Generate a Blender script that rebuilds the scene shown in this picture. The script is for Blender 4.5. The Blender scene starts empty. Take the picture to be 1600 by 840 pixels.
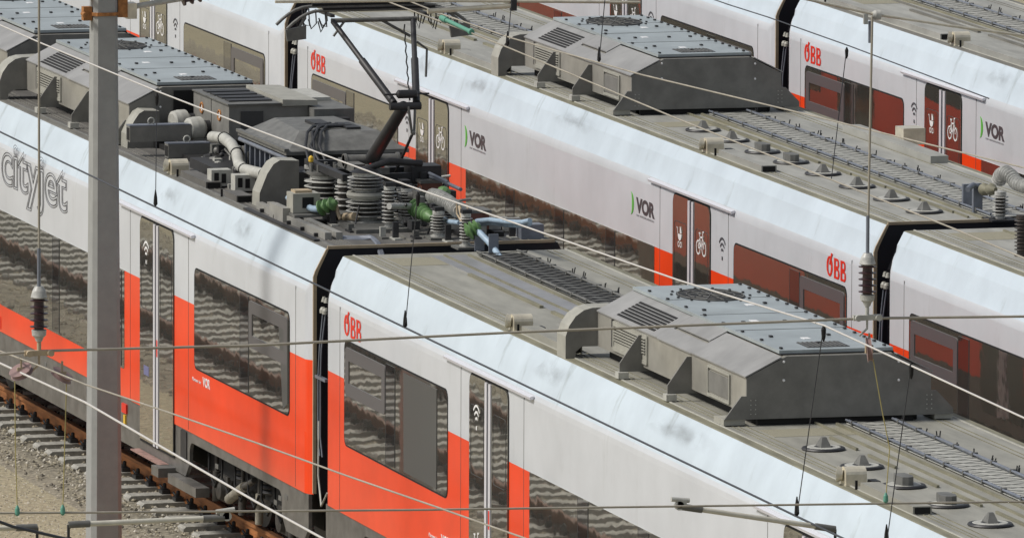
import bpy, math, random
from mathutils import Vector, Matrix
random.seed(7)
PI = math.pi
# ---------------------------------------------------------------- camera
scene = bpy.context.scene
COL = scene.collection
CAM = Vector((117.8995811, -31.28561013, 18.23370526))
FPX = 19000.0
yaw, pit, rol = math.radians(15.75), math.radians(6.95), math.radians(.22)
fw = Vector((-math.cos(yaw)*math.cos(pit), math.sin(yaw)*math.cos(pit), -math.sin(pit)))
rt = fw.cross(Vector((0, 0, 1))).normalized()
up = rt.cross(fw)
rt, up = (math.cos(rol)*rt + math.sin(rol)*up), (-math.sin(rol)*rt + math.cos(rol)*up)
cd = bpy.data.cameras.new('camera'); cam = bpy.data.objects.new('camera', cd); COL.objects.link(cam)
cam.matrix_world = Matrix(((rt.x, up.x, -fw.x, CAM.x), (rt.y, up.y, -fw.y, CAM.y), (rt.z, up.z, -fw.z, CAM.z), (0, 0, 0, 1)))
cd.sensor_width = 36; cd.lens = FPX*36/1600; cd.clip_start = 1; cd.clip_end = 3000
scene.camera = cam
# ---------------------------------------------------------------- light
SUN_EL, SUN_AZ = math.radians(48), math.radians(262)      # azimuth of the sun, from +X counter-clockwise
w = bpy.data.worlds.new("World"); scene.world = w; w.use_nodes = True
nt = w.node_tree; bg = nt.nodes['Background']
sky = nt.nodes.new('ShaderNodeTexSky'); sky.sky_type = 'NISHITA'; sky.sun_disc = False
sky.sun_elevation = SUN_EL; sky.sun_rotation = PI/2 - SUN_AZ
sky.air_density = 1.0; sky.dust_density = 2.5; sky.ozone_density = 1.0
hs = nt.nodes.new('ShaderNodeHueSaturation'); hs.inputs['Saturation'].default_value = .42
nt.links.new(sky.outputs[0], hs.inputs['Color']); nt.links.new(hs.outputs[0], bg.inputs[0]); bg.inputs[1].default_value = .095
sd = bpy.data.lights.new('sun', 'SUN'); sun = bpy.data.objects.new('sun', sd); COL.objects.link(sun)
sd.energy = 2.6; sd.angle = math.radians(11); sd.color = (1, .95, .88)
sv = Vector((math.cos(SUN_EL)*math.cos(SUN_AZ), math.cos(SUN_EL)*math.sin(SUN_AZ), math.sin(SUN_EL)))
sun.rotation_euler = sv.to_track_quat('Z', 'Y').to_euler(); sun.location = (0, 0, 40)
scene.view_settings.view_transform = 'Standard'; scene.view_settings.look = 'None'
scene.view_settings.exposure = 0.12; scene.view_settings.gamma = 1
scene.render.engine = 'CYCLES'

# ---------------------------------------------------------------- helpers
def at(px, py, ax, v):
    """real point on the plane ax = v seen at a place of the survey photograph"""
    d = fw + rt*((px-800)/FPX) - up*((py-420)/FPX)
    i = 'XYZ'.index(ax); t = (v-CAM[i])/d[i]
    return CAM + d*t

def mat(name, col, rough=.6, metal=0., noise=0., nscale=4., col2=None, bump=0., bscale=40., coat=0., spec=.5, stretch=None, noise2=0., streak=0.):
    m = bpy.data.materials.new(name); m.use_nodes = True
    t = m.node_tree; b = t.nodes['Principled BSDF']
    b.inputs['Roughness'].default_value = rough; b.inputs['Metallic'].default_value = metal
    b.inputs['Specular IOR Level'].default_value = spec
    b.inputs['Coat Weight'].default_value = coat; b.inputs['Coat Roughness'].default_value = .08
    b.inputs['Base Color'].default_value = (*col, 1)
    tc = t.nodes.new('ShaderNodeTexCoord')
    mp = t.nodes.new('ShaderNodeMapping'); t.links.new(tc.outputs['Object'], mp.inputs[0])
    if stretch: mp.inputs['Scale'].default_value = stretch
    last = None
    if noise > 0 or col2:
        n = t.nodes.new('ShaderNodeTexNoise'); n.inputs['Scale'].default_value = nscale; n.inputs['Detail'].default_value = 6
        n.inputs['Roughness'].default_value = .6
        t.links.new(mp.outputs[0], n.inputs[0])
        r = t.nodes.new('ShaderNodeValToRGB'); r.color_ramp.elements[0].position = .35; r.color_ramp.elements[1].position = .68
        c2 = col2 if col2 else tuple(c*(1-noise) for c in col)
        c1 = tuple(min(1, c*(1+noise*.4)) for c in col)
        r.color_ramp.elements[0].color = (*c2, 1); r.color_ramp.elements[1].color = (*c1, 1)
        t.links.new(n.outputs[0], r.inputs[0]); t.links.new(r.outputs[0], b.inputs['Base Color']); last = r.outputs[0]
    if streak > 0:    # rain-washed grime running down the sheet metal
        mp2 = t.nodes.new('ShaderNodeMapping'); t.links.new(tc.outputs['Object'], mp2.inputs[0]); mp2.inputs['Scale'].default_value = (1.6, .5, .45)
        n2 = t.nodes.new('ShaderNodeTexNoise'); n2.inputs['Scale'].default_value = 1.4; n2.inputs['Detail'].default_value = 8; n2.inputs['Roughness'].default_value = .7
        t.links.new(mp2.outputs[0], n2.inputs[0])
        r2 = t.nodes.new('ShaderNodeValToRGB'); r2.color_ramp.elements[0].position = .58; r2.color_ramp.elements[1].position = .74
        r2.color_ramp.elements[0].color = (1, 1, 1, 1); r2.color_ramp.elements[1].color = (1-streak, 1-streak, 1-streak*1.1, 1)
        t.links.new(n2.outputs[0], r2.inputs[0])
        mx = t.nodes.new('ShaderNodeMix'); mx.data_type = 'RGBA'; mx.blend_type = 'MULTIPLY'; mx.inputs[0].default_value = 1
        if last: t.links.new(last, mx.inputs[6])
        else: mx.inputs[6].default_value = (*col, 1)
        t.links.new(r2.outputs[0], mx.inputs[7]); t.links.new(mx.outputs[2], b.inputs['Base Color'])
    if bump > 0:
        n = t.nodes.new('ShaderNodeTexNoise'); n.inputs['Scale'].default_value = bscale; n.inputs['Detail'].default_value = 4
        t.links.new(mp.outputs[0], n.inputs[0])
        bp = t.nodes.new('ShaderNodeBump'); bp.inputs['Strength'].default_value = bump; bp.inputs['Distance'].default_value = .02
        t.links.new(n.outputs[0], bp.inputs['Height']); t.links.new(bp.outputs[0], b.inputs['Normal'])
        if coat: t.links.new(bp.outputs[0], b.inputs['Coat Normal'])
    return m

def glass_mat(name, tint, wav):
    """coated train glass: a dark mirror with slightly wavy panes"""
    m = bpy.data.materials.new(name); m.use_nodes = True
    t = m.node_tree; b = t.nodes['Principled BSDF']
    b.inputs['Base Color'].default_value = (*tint, 1); b.inputs['Metallic'].default_value = .93
    b.inputs['Roughness'].default_value = .025; b.inputs['Specular IOR Level'].default_value = .9
    tc = t.nodes.new('ShaderNodeTexCoord'); mp = t.nodes.new('ShaderNodeMapping'); t.links.new(tc.outputs['Object'], mp.inputs[0])
    mp.inputs['Scale'].default_value = (1.3, 1, 1.6)
    n = t.nodes.new('ShaderNodeTexNoise'); n.inputs['Scale'].default_value = 1.5; n.inputs['Detail'].default_value = 2.2; n.inputs['Roughness'].default_value = .42
    t.links.new(mp.outputs[0], n.inputs[0])
    bp = t.nodes.new('ShaderNodeBump'); bp.inputs['Strength'].default_value = wav; bp.inputs['Distance'].default_value = .01
    t.links.new(n.outputs[0], bp.inputs['Height']); t.links.new(bp.outputs[0], b.inputs['Normal'])
    return m

M = dict(
    white=mat('white_paint', (.60, .625, .655), .30, coat=.35, noise=.10, nscale=.9, bump=.03, bscale=1.2, streak=.20),
    slope=mat('white_paint_sky_tint', (.58, .665, .73), .34, coat=.35, noise=.10, nscale=1.6, streak=.42, bump=.02, bscale=1.5),  # same white as the sides, blue of the reflected sky mixed into the colour
    red=mat('red_paint', (.92, .066, .010), .30, coat=.32, spec=.4, noise=.16, nscale=.8, bump=.05, bscale=1.2),
    skirt=mat('skirt_grey', (.135, .130, .120), .45, coat=.15, noise=.35, nscale=5),
    under=mat('underframe_black', (.008, .008, .008), .8),
    bellows=mat('bellows_rubber', (.008, .008, .013), .55),
    seal=mat('beige_seal', (.45, .36, .24), .6, noise=.2),
    roofA=mat('dirty_dark_roof', (.14, .135, .125), .6, noise=.35, nscale=2.5, stretch=(.4, 2, 1)),
    roofB=mat('beige_grey_roof', (.31, .305, .265), .55, noise=.25, nscale=2.5, stretch=(.5, 2, 1)),
    roofC=mat('pale_grey_roof', (.34, .34, .31), .55, noise=.25, nscale=2.5, stretch=(.5, 2, 1)),
    olive=mat('olive_gutter', (.215, .205, .145), .7, noise=.3, nscale=6, stretch=(.3, 2, 1)),
    oliveD=mat('grey_gutter', (.17, .165, .145), .7, noise=.3, nscale=6, stretch=(.3, 2, 1)),
    mat_patch=mat('antislip_patch', (.27, .255, .19), .9, bump=.3, bscale=200),
    hv=mat('hvac_side_grey', (.32, .31, .275), .30, coat=.25, noise=.22, nscale=3, streak=.25),
    hvs=mat('hvac_slope_grey', (.29, .29, .285), .5, noise=.2, nscale=2.2, streak=.22),
    hvend=mat('hvac_end_panel', (.19, .187, .172), .6, noise=.25, nscale=4, bump=.05, bscale=60),
    lid=mat('hvac_lid', (.39, .44, .455), .3, metal=.15, noise=.2, nscale=1.8, streak=.18),
    dark=mat('dark_metal', (.030, .030, .032), .5, noise=.3, nscale=9),
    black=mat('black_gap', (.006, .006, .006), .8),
    grey=mat('mid_grey_metal', (.15, .15, .14), .5, noise=.3, nscale=8),
    steelblue=mat('blue_grey_metal', (.19, .21, .25), .4, metal=.2, noise=.2, nscale=8),
    lgrey=mat('light_grey_metal', (.46, .46, .42), .5, noise=.2, nscale=10),
    beige=mat('beige_metal', (.70, .65, .52), .28, metal=.35, noise=.2, nscale=8),
    cowl=mat('beige_cowl', (.36, .355, .31), .5, noise=.15, nscale=6),
    ins=mat('insulator_grey', (.50, .50, .47), .4, noise=.35, nscale=18),
    insd=mat('insulator_core', (.07, .06, .05), .5, noise=.4, nscale=20),
    brown=mat('brown_porcelain', (.045, .020, .024), .35, coat=.1),
    green=mat('green_silicone', (.12, .235, .085), .5, noise=.2, nscale=20),
    teal=mat('green_link', (.10, .30, .22), .5),
    bluec=mat('pale_blue_cable', (.33, .44, .55), .45, noise=.2, nscale=12),
    copper=mat('copper_red_box', (.20, .075, .05), .6, noise=.3, nscale=14),
    silver=mat('silver_strip', (.70, .70, .74), .35, metal=.2),
    dgrey=mat('grey_window_frame', (.105, .10, .105), .35, coat=.3),
    blind=mat('closed_panel', (.075, .078, .078), .35, coat=.3),
    seam=mat('panel_seam', (.05, .05, .05), .7),
    glass=glass_mat('mirror_glass', (.56, .545, .48), .13),
    glassm=glass_mat('mirror_glass_mullion', (.34, .33, .31), .05),
    logo=mat('logo_red', (.72, .03, .012), .4),
    vor=mat('logo_charcoal', (.07, .055, .06), .5),
    vgreen=mat('logo_green', (.10, .42, .04), .5),
    wht=mat('sticker_white', (.80, .80, .80), .4),
    outline=mat('outline_grey', (.07, .07, .08), .5),
    rust=mat('rusty_rail', (.42, .17, .055), .75, noise=.45, nscale=7, stretch=(.3, 1, 2), bump=.2, bscale=30),
    railtop=mat('worn_rail_head', (.26, .13, .07), .4, metal=.3, noise=.3, nscale=6),
    sleeper=mat('concrete_sleeper', (.40, .39, .35), .85, noise=.35, nscale=9, bump=.4, bscale=40),
    conc=mat('pole_concrete', (.32, .325, .31), .85, noise=.10, nscale=6, bump=.12, bscale=120),
    orange=mat('rusty_clamp', (.38, .16, .045), .7, noise=.4, nscale=20),
    wire=mat('aged_wire', (.36, .33, .27), .5, noise=.2, nscale=3),
    wirel=mat('bright_wire', (.55, .53, .50), .45),
    wired=mat('dark_wire', (.045, .05, .06), .5),
    cord=mat('yellow_green_cord', (.42, .36, .14), .7),
    pulley=mat('pulley_red_brown', (.26, .17, .16), .5),
    yellow=mat('yellow_mark', (.70, .45, .04), .5),
    walk=mat('walkway_grey', (.26, .265, .275), .4, noise=.15, nscale=3),
    trunk=mat('trunking_grey', (.30, .295, .27), .5, noise=.2, nscale=8),
    bog=mat('oily_bogie_grey', (.07, .065, .058), .6, noise=.4, nscale=10),
    bogl=mat('dusty_damper', (.28, .26, .21), .6, noise=.4, nscale=10),
    arm=mat('pale_arm', (.60, .58, .50), .5, noise=.15, nscale=8),
    lettering=mat('small_print_grey', (.30, .29, .30), .5),
    darkglass=mat('dark_glass', (.012, .012, .014), .05, spec=.4),
    stick=mat('violet_sticker', (.16, .16, .30), .5),
    rustd=mat('dark_rail', (.13, .07, .042), .8, noise=.4, nscale=7),
    pink=mat('worn_red_step', (.36, .22, .19), .6, noise=.4, nscale=12),
)

SPLIT = {'small_bracket', 'busbar', 'compressor_fitting', 'bus_fitting', 'arm_socket', 'black_tray', 'cover_sheet', 'clamp', 'antislip_patch', 'mullion', 'roof_batten', 'roof_rib', 'cable_cleat', 'cable_post', 'sticker', 'cooling_rib', 'black_hose', 'foot', 'yellow_mark', 'pale_cable', 'trunking', 'damper', 'cable_bundle', 'lid_joint', 'joint', 'body_joint', 'bolt', 'hose', 'warning_ring', 'warning_mark', 'air_spring', 'end_cap', 'cabinet_joint', 'pipe_collar', 'valve_slot', 'small_plate', 'side_skirt', 'head_suspension', 'wind_vane', 'conduit', 'cabinet_rib', 'jumper_hose', 'door_step'}
class MB:
    def __init__(s): s.v = []; s.f = []; s.m = []; s.sm = []
    def add(s, vs, fs, m=0, smooth=False):
        o = len(s.v); s.v += [tuple(v) for v in vs]
        for f in fs: s.f.append([i+o for i in f]); s.m.append(m); s.sm.append(smooth)
        return s
    def box(s, x0, x1, y0, y1, z0, z1, m=0):
        x0, x1 = sorted((x0, x1)); y0, y1 = sorted((y0, y1)); z0, z1 = sorted((z0, z1))
        vs = [(x0,y0,z0),(x1,y0,z0),(x1,y1,z0),(x0,y1,z0),(x0,y0,z1),(x1,y0,z1),(x1,y1,z1),(x0,y1,z1)]
        return s.add(vs, [(0,3,2,1),(4,5,6,7),(0,1,5,4),(1,2,6,5),(2,3,7,6),(3,0,4,7)], m)
    def cbox(s, c, sx, sy, sz, m=0):     # centred in plan, standing on c.z
        return s.box(c[0]-sx/2, c[0]+sx/2, c[1]-sy/2, c[1]+sy/2, c[2], c[2]+sz, m)
    def prism(s, poly, ax, a0, a1, m=0, msides=None):
        """poly in the two other axes (x:(y,z), y:(x,z), z:(x,y))"""
        def P(u, v, a): return {'x': (a, u, v), 'y': (u, a, v), 'z': (u, v, a)}[ax]
        n = len(poly); vs = [P(u, v, a0) for u, v in poly] + [P(u, v, a1) for u, v in poly]
        s.add(vs, [tuple(range(n))[::-1], tuple(range(n, 2*n))], m)
        return s.add(vs, [(i, (i+1) % n, (i+1) % n+n, i+n) for i in range(n)], m if msides is None else msides)
    def tube(s, pts, r, n=8, m=0, caps=True, r1=None):
        pts = [Vector(p) for p in pts]; k = len(pts); rings = []; vs = []
        ref = None
        for i, p in enumerate(pts):
            d = (pts[min(i+1, k-1)]-pts[max(i-1, 0)]).normalized()
            if ref is None: ref = d.orthogonal().normalized()
            a = (ref - d*ref.dot(d)).normalized(); ref = a; b = d.cross(a)
            rr = r if r1 is None else r+(r1-r)*i/(k-1)
            for j in range(n):
                t = 2*PI*j/n; vs.append(p+a*(rr*math.cos(t))+b*(rr*math.sin(t)))
        fs = [(i*n+j, i*n+(j+1) % n, (i+1)*n+(j+1) % n, (i+1)*n+j) for i in range(k-1) for j in range(n)]
        s.add(vs, fs, m, n > 4)
        if caps: s.add(vs[:n], [tuple(range(n))[::-1]], m); s.add(vs[-n:], [tuple(range(n))], m)
        return s
    def lathe(s, prof, c, d=(0, 0, 1), n=20, m=0, ms=None):
        """prof = [(radius, height along d)]"""
        c = Vector(c); d = Vector(d).normalized(); a = d.orthogonal().normalized(); b = d.cross(a); vs = []
        for r, h in prof:
            for j in range(n):
                t = 2*PI*j/n; vs.append(c+d*h+a*(r*math.cos(t))+b*(r*math.sin(t)))
        for i in range(len(prof)-1):
            mm = ms[i] if ms else m
            s.add(vs[i*n:(i+2)*n], [(j, (j+1) % n, n+(j+1) % n, n+j) for j in range(n)], mm, True)
        s.add(vs[:n], [tuple(range(n))[::-1]], m); s.add(vs[-n:], [tuple(range(n))], m)
        return s
    def rrect(s, x0, x1, z0, z1, y0, y1, r=.06, m=0, corners=(1, 1, 1, 1)):
        s.prism(rr(x0, x1, z0, z1, r, corners), 'y', y0, y1, m); return s
    def ring(s, x0, x1, z0, z1, y0, y1, wd, r=.06, m=0):
        a = rr(x0, x1, z0, z1, r); b = rr(x0+wd, x1-wd, z0+wd, z1-wd, max(.01, r-wd)); n = len(a)
        vs = [(u, y0, v) for u, v in a]+[(u, y0, v) for u, v in b]+[(u, y1, v) for u, v in a]+[(u, y1, v) for u, v in b]
        fs = []
        for i in range(n):
            j = (i+1) % n
            fs += [(i, j, n+j, n+i), (2*n+i, 3*n+i, 3*n+j, 2*n+j), (i, 2*n+i, 2*n+j, j), (n+i, n+j, 3*n+j, 3*n+i)]
        return s.add(vs, fs, m)
    def comps(s):
        par = {}
        def f(a):
            while par[a] != a: par[a] = par[par[a]]; a = par[a]
            return a
        key = [(round(v[0], 4), round(v[1], 4), round(v[2], 4)) for v in s.v]
        for k in key: par.setdefault(k, k)
        for fc in s.f:
            a = f(key[fc[0]])
            for i in fc[1:]: par[f(key[i])] = a
        out = {}
        for i, fc in enumerate(s.f): out.setdefault(f(key[fc[0]]), []).append(i)
        return list(out.values())
    def build(s, name, mats, parent=None, loc=None):
        if name in SPLIT:
            cs = s.comps()
            if 1 < len(cs) <= 70:
                for c in cs:
                    b = MB(); mp_ = {}
                    for fi in c:
                        fc = []
                        for i in s.f[fi]:
                            if i not in mp_: mp_[i] = len(b.v); b.v.append(s.v[i])
                            fc.append(mp_[i])
                        b.f.append(fc); b.m.append(s.m[fi]); b.sm.append(s.sm[fi])
                    o = b.build1(name, mats, parent, loc)
                return o
        return s.build1(name, mats, parent, loc)
    def build1(s, name, mats, parent=None, loc=None):
        me = bpy.data.meshes.new(name); me.from_pydata(s.v, [], s.f)
        if not isinstance(mats, (list, tuple)): mats = [mats]
        for q in mats: me.materials.append(M[q] if isinstance(q, str) else q)
        for p, a, b in zip(me.polygons, s.m, s.sm): p.material_index = a; p.use_smooth = b
        me.update()
        import bmesh
        bm = bmesh.new(); bm.from_mesh(me); bmesh.ops.recalc_face_normals(bm, faces=bm.faces); bm.to_mesh(me); bm.free()
        o = bpy.data.objects.new(name, me); COL.objects.link(o)
        if parent is not None: o.parent = parent
        if loc is not None: o.location = loc
        return o

def rr(x0, x1, z0, z1, r, c=(1, 1, 1, 1)):
    out = []
    for (cx, cz, a0, k) in ((x1-r, z1-r, 0, 0), (x0+r, z1-r, 90, 1), (x0+r, z0+r, 180, 2), (x1-r, z0+r, 270, 3)):
        if not c[k]:
            out.append((cx+r*(1 if k in (0, 3) else -1), cz+r*(1 if k in (0, 1) else -1))); continue
        for i in range(6):
            a = math.radians(a0+18*i); out.append((cx+r*math.cos(a), cz+r*math.sin(a)))
    return out

def tag(o, label=None, cat=None, group=None, kind=None):
    if label: o['label'] = label
    if cat: o['category'] = cat
    if group: o['group'] = group
    if kind: o['kind'] = kind
    return o
def empty(name, loc, label, cat, group=None, rz=0):
    o = bpy.data.objects.new(name, None); COL.objects.link(o); o.location = loc; o.rotation_euler = (0, 0, rz)
    return tag(o, label, cat, group)

def text(name, st, x0, x1, z0, z1, y, m, parent, bold=.0, outline=0., shear=0.):
    """lettering on a body side, mapped to local (x, z), built as a thin mesh"""
    cu = bpy.data.curves.new(name, 'FONT'); cu.body = st; cu.size = 1; cu.offset = bold; cu.shear = shear
    if outline: cu.fill_mode = 'NONE'; cu.bevel_depth = outline; cu.bevel_resolution = 0
    else: cu.extrude = .002
    tmp = bpy.data.objects.new(name, cu); COL.objects.link(tmp)
    bpy.context.view_layer.update()
    me = bpy.data.meshes.new_from_object(tmp.evaluated_get(bpy.context.evaluated_depsgraph_get()))
    bpy.data.objects.remove(tmp); bpy.data.curves.remove(cu)
    xs = [v.co.x for v in me.vertices]; ys = [v.co.y for v in me.vertices]
    a, b, c, d = min(xs), max(xs), min(ys), max(ys)
    for v in me.vertices:
        X = x0+(v.co.x-a)/(b-a)*(x1-x0); Z = z0+(v.co.y-c)/(d-c)*(z1-z0)
        v.co = (X, y - v.co.z*(.3 if outline else 1), Z)
    me.materials.clear(); me.materials.append(M[m])
    for p in me.polygons: p.use_smooth = False
    o = bpy.data.objects.new(name, me); COL.objects.link(o); o.parent = parent
    return o

# ---------------------------------------------------------------- the rail car
ZB, ZE, ZR = .97, 2.345, 3.48       # skirt top, red/white line, roof
WID = 2.82
def body_profile(k=0.):
    """near bottom, up the side, over the roof, down the far side; k pulls the ends in"""
    e = .06*k; zt = 3.10+.13*k
    near = [(e, ZB), (e, 1.6), (e, ZE), (e, zt-.10), (e+.006, zt-.05), (e+.022, zt-.005), (e+.045, zt+.04), (.118, 3.345), (.19, ZR)]
    far = [(WID-y, z) for y, z in near[::-1]]
    return near+far
def build_body(p, L, smoothends=True):
    b = MB(); xs = [0, .02, .075, .14, L-.14, L-.075, L-.02, L]; ks = [1, .85, .3, 0, 0, .3, .85, 1]
    profs = [body_profile(k) for k in ks]; n = len(profs[0])
    # mats: 0 white, 1 red, 2 slope, 3 black end
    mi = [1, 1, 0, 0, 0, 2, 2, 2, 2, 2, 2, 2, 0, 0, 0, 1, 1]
    for i in range(len(xs)-1):
        for j in range(n-1):
            a, c = profs[i], profs[i+1]
            vs = [(xs[i], *a[j]), (xs[i+1], *c[j]), (xs[i+1], *c[j+1]), (xs[i], *a[j+1])]
            b.add(vs, [(0, 1, 2, 3)], mi[j], True)
    for x, pr_ in ((0, profs[0]), (L, profs[-1])):
        b.add([(x, *q) for q in pr_], [tuple(range(n))], 3)
    b.add([(0, .06, ZB), (L, .06, ZB), (L, WID-.06, ZB), (0, WID-.06, ZB)], [(0, 1, 2, 3)], 3)
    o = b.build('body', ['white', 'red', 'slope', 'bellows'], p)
    import bmesh
    bm = bmesh.new(); bm.from_mesh(o.data); bmesh.ops.remove_doubles(bm, verts=bm.verts, dist=.0004)
    for e in bm.edges:
        if len(e.link_faces) == 2 and e.calc_face_angle(0) > .5: e.smooth = False
    bm.to_mesh(o.data); bm.free()
    return o

def seam(b, x, z0, z1, y=-.0025):
    b.box(x-.004, x+.004, y, .002, z0, z1)

def window_end(p, x0, x1, hop, z0=1.69, z1=2.73, blind=None):
    """flush window band at a car end; hop = 'l' or 'r', where the hopper pane is"""
    g = MB().rrect(x0, x1, z0, z1, -.006, .002, .09).build('window', 'glass', p)
    MB().ring(x0-.018, x1+.018, z0-.018, z1+.018, -.004, .0015, .018, .10).build('window_seal', 'black', g)
    if hop == 'l': a, b_ = x0+.06, x0+1.62
    else: a, b_ = x1-1.62, x1-.06
    MB().ring(a, b_, z0+.50, z1-.05, -.014, -.005, .13, .05).build('hopper_frame', 'dgrey', g)
    c = (b_+.20) if hop == 'l' else (a-.20)
    MB().box(c-.17, c+.17, -.010, -.005, z0+.02, z1-.02).build('mullion', 'glassm', g)
    MB().box(c-.178, c-.17, -.011, -.005, z0+.02, z1-.02).box(c+.17, c+.178, -.011, -.005, z0+.02, z1-.02).build('joint', 'seam', g)
    if blind:
        MB().prism([(blind[0], z0+.03), (blind[1], z0+.03), (blind[1]+.0, z1-.03), (blind[0]-.02, z1-.03)], 'y', -.012, -.005).build('closed_panel', 'blind', g)
    return g

def window_low(p, x0, x1, z0=1.28, z1=2.3495, pane=1.72, mul=.34, start=0.):
    g = MB().rrect(x0, x1, z0, z1, -.006, .002, .05, corners=(0, 0, 1, 1)).build('window', 'glass', p)
    b = MB(); s = MB(); x = x0+pane+start
    while x < x1-.3:
        b.box(x, x+mul, -.010, -.005, z0+.02, z1-.015); s.box(x-.008, x, -.011, -.005, z0+.02, z1-.015).box(x+mul, x+mul+.008, -.011, -.005, z0+.02, z1-.015)
        x += pane+mul
    b.build('mullion', 'glassm', g); s.build('joint', 'seam', g)
    return g

def stroke(b, pts, w_, y, m=0, closed=False, t=.003):
    """flat painted stroke of width w_ through (x, z) points"""
    pts = [Vector((p[0], p[1])) for p in pts]; n = len(pts); A = []; B_ = []
    for i in range(n):
        if closed: d = pts[(i+1) % n]-pts[i-1]
        else: d = pts[min(i+1, n-1)]-pts[max(i-1, 0)]
        d = d.normalized(); nn = Vector((-d.y, d.x))*w_/2
        A.append(pts[i]+nn); B_.append(pts[i]-nn)
    vs = [(q.x, y-t, q.y) for q in A]+[(q.x, y-t, q.y) for q in B_]
    b.add(vs, [(i, (i+1) % n, n+(i+1) % n, n+i) for i in range(n if closed else n-1)], m)
def arc(cx, cz, rx, rz, a0, a1, n=12): return [(cx+rx*math.cos(math.radians(a0+(a1-a0)*i/n)), cz+rz*math.sin(math.radians(a0+(a1-a0)*i/n))) for i in range(n+1)]
def far_side(p, wins, doors):
    for a, c, z0, z1 in wins: MB().rrect(a, c, z0, z1, WID-.002, WID+.006, .08).build('window', 'darkglass', p)
    for a, c in doors:
        d = MB().rrect(a, c, .60, 3.03, WID-.002, WID+.006, .10).build('door', 'darkglass', p)
        MB().box((a+c)/2-.10, (a+c)/2-.03, WID+.004, WID+.02, .62, 3.0).box((a+c)/2+.03, (a+c)/2+.10, WID+.004, WID+.02, .62, 3.0).build('door_edge_strip', 'silver', d)

def bike(b, cx, cz, s, y, m=0):
    z = lambda v: cz+v*s*.85
    for dx in (-.40, .40): stroke(b, arc(cx+dx*s, z(-.25), .27*s, .27*s, 0, 345, 18)[:18], .07*s, y, m, True)
    A, B_, C_, D_, E_ = (cx-.40*s, z(-.25)), (cx-.04*s, z(-.25)), (cx-.18*s, z(.25)), (cx+.24*s, z(.28)), (cx+.40*s, z(-.25))
    for q in ((A, B_), (B_, C_), (C_, A), (B_, D_), (C_, D_), (D_, E_), ((cx-.22*s, z(.42)), C_), ((cx-.32*s, z(.44)), (cx-.10*s, z(.44))), (D_, (cx+.20*s, z(.5))), ((cx+.18*s, z(.52)), (cx+.36*s, z(.56)))):
        stroke(b, q, .07*s, y, m)
def pram(b, cx, cz, s, y, m=0):
    q = arc(cx, cz+.02*s, .34*s, .34*s, 180, 360)
    b.add([(u, y-.003, v) for u, v in q], [tuple(range(len(q)))], m)
    q = [(cx+.03*s, cz+.07*s)]+arc(cx+.03*s, cz+.07*s, .31*s, .36*s, 0, 90, 6)
    b.add([(u, y-.003, v) for u, v in q], [tuple(range(len(q)))], m)
    stroke(b, [(cx-.34*s, cz+.02*s), (cx-.42*s, cz+.30*s), (cx-.54*s, cz+.34*s)], .07*s, y, m)
    for dx in (-.20, .20): stroke(b, arc(cx+dx*s, cz-.52*s, .13*s, .13*s, 0, 345, 14)[:14], .06*s, y, m, True)
def wifi(b, cx, cz, s, y, m=0):
    for r in (.18, .38, .58): stroke(b, arc(cx, cz-.22*s, r*s, r*1.15*s, 42, 138, 10), .09*s, y, m)
    b.add([(cx-.07*s, y-.003, cz-.46*s), (cx+.07*s, y-.003, cz-.46*s), (cx+.07*s, y-.003, cz-.30*s), (cx-.07*s, y-.003, cz-.30*s)], [(0, 1, 2, 3)], m)

def door(p, x0, x1, z0=.60, z1=3.035, marks=(('pram', 0, 2.60), ('bike', 1, 2.60))):
    d = MB().rrect(x0, x1, z0, z1, -.005, .002, .11, corners=(1, 1, 0, 0)).build('door', 'black', p)
    c = (x0+x1)/2
    for k, (a, b_, cn) in enumerate(((x0+.02, c-.115, (0, 1, 0, 0)), (c+.115, x1-.02, (1, 0, 0, 0)))):
        MB().rrect(a, b_, z0+.03, z1-.02, -.013, -.005, .10, corners=cn).build('door_leaf', 'glass', d)
        h = MB().ring(a+.06, b_-.05, z0+1.45, z1-.30, -.0155, -.0128, .006, .06).build('pane_outline', 'seam', d)
    for a in (c-.105, c+.03):
        MB().box(a, a+.075, -.022, -.004, z0+.02, z1-.03).build('door_edge_strip', 'silver', d)
    for kind, k, z in marks:
        b = MB(); cx = (x0+.02+c-.115)/2 if k == 0 else (c+.115+x1-.02)/2
        {'pram': pram, 'bike': bike, 'wifi': wifi}[kind](b, cx, z, {'pram': .21, 'bike': .27, 'wifi': .26}[kind], -.0165)
        b.build('pictogram', 'wht', d)
    MB().box(x0+.20, x0+.42, -.0150, -.0128, 1.34, 1.44).build('door_sticker', 'stick', d)
    MB().box(c+.045, c+.09, -.0245, -.0218, 1.60, 1.78).build('door_sticker', 'logo', d)
    # drip rail above
    MB().prism([(-.0, 3.055), (-.035, 3.05), (-.04, 3.075), (-.0, 3.09)], 'x', x0-.87, x1+.87).build('drip_rail', 'silver', p)
    return d

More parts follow.
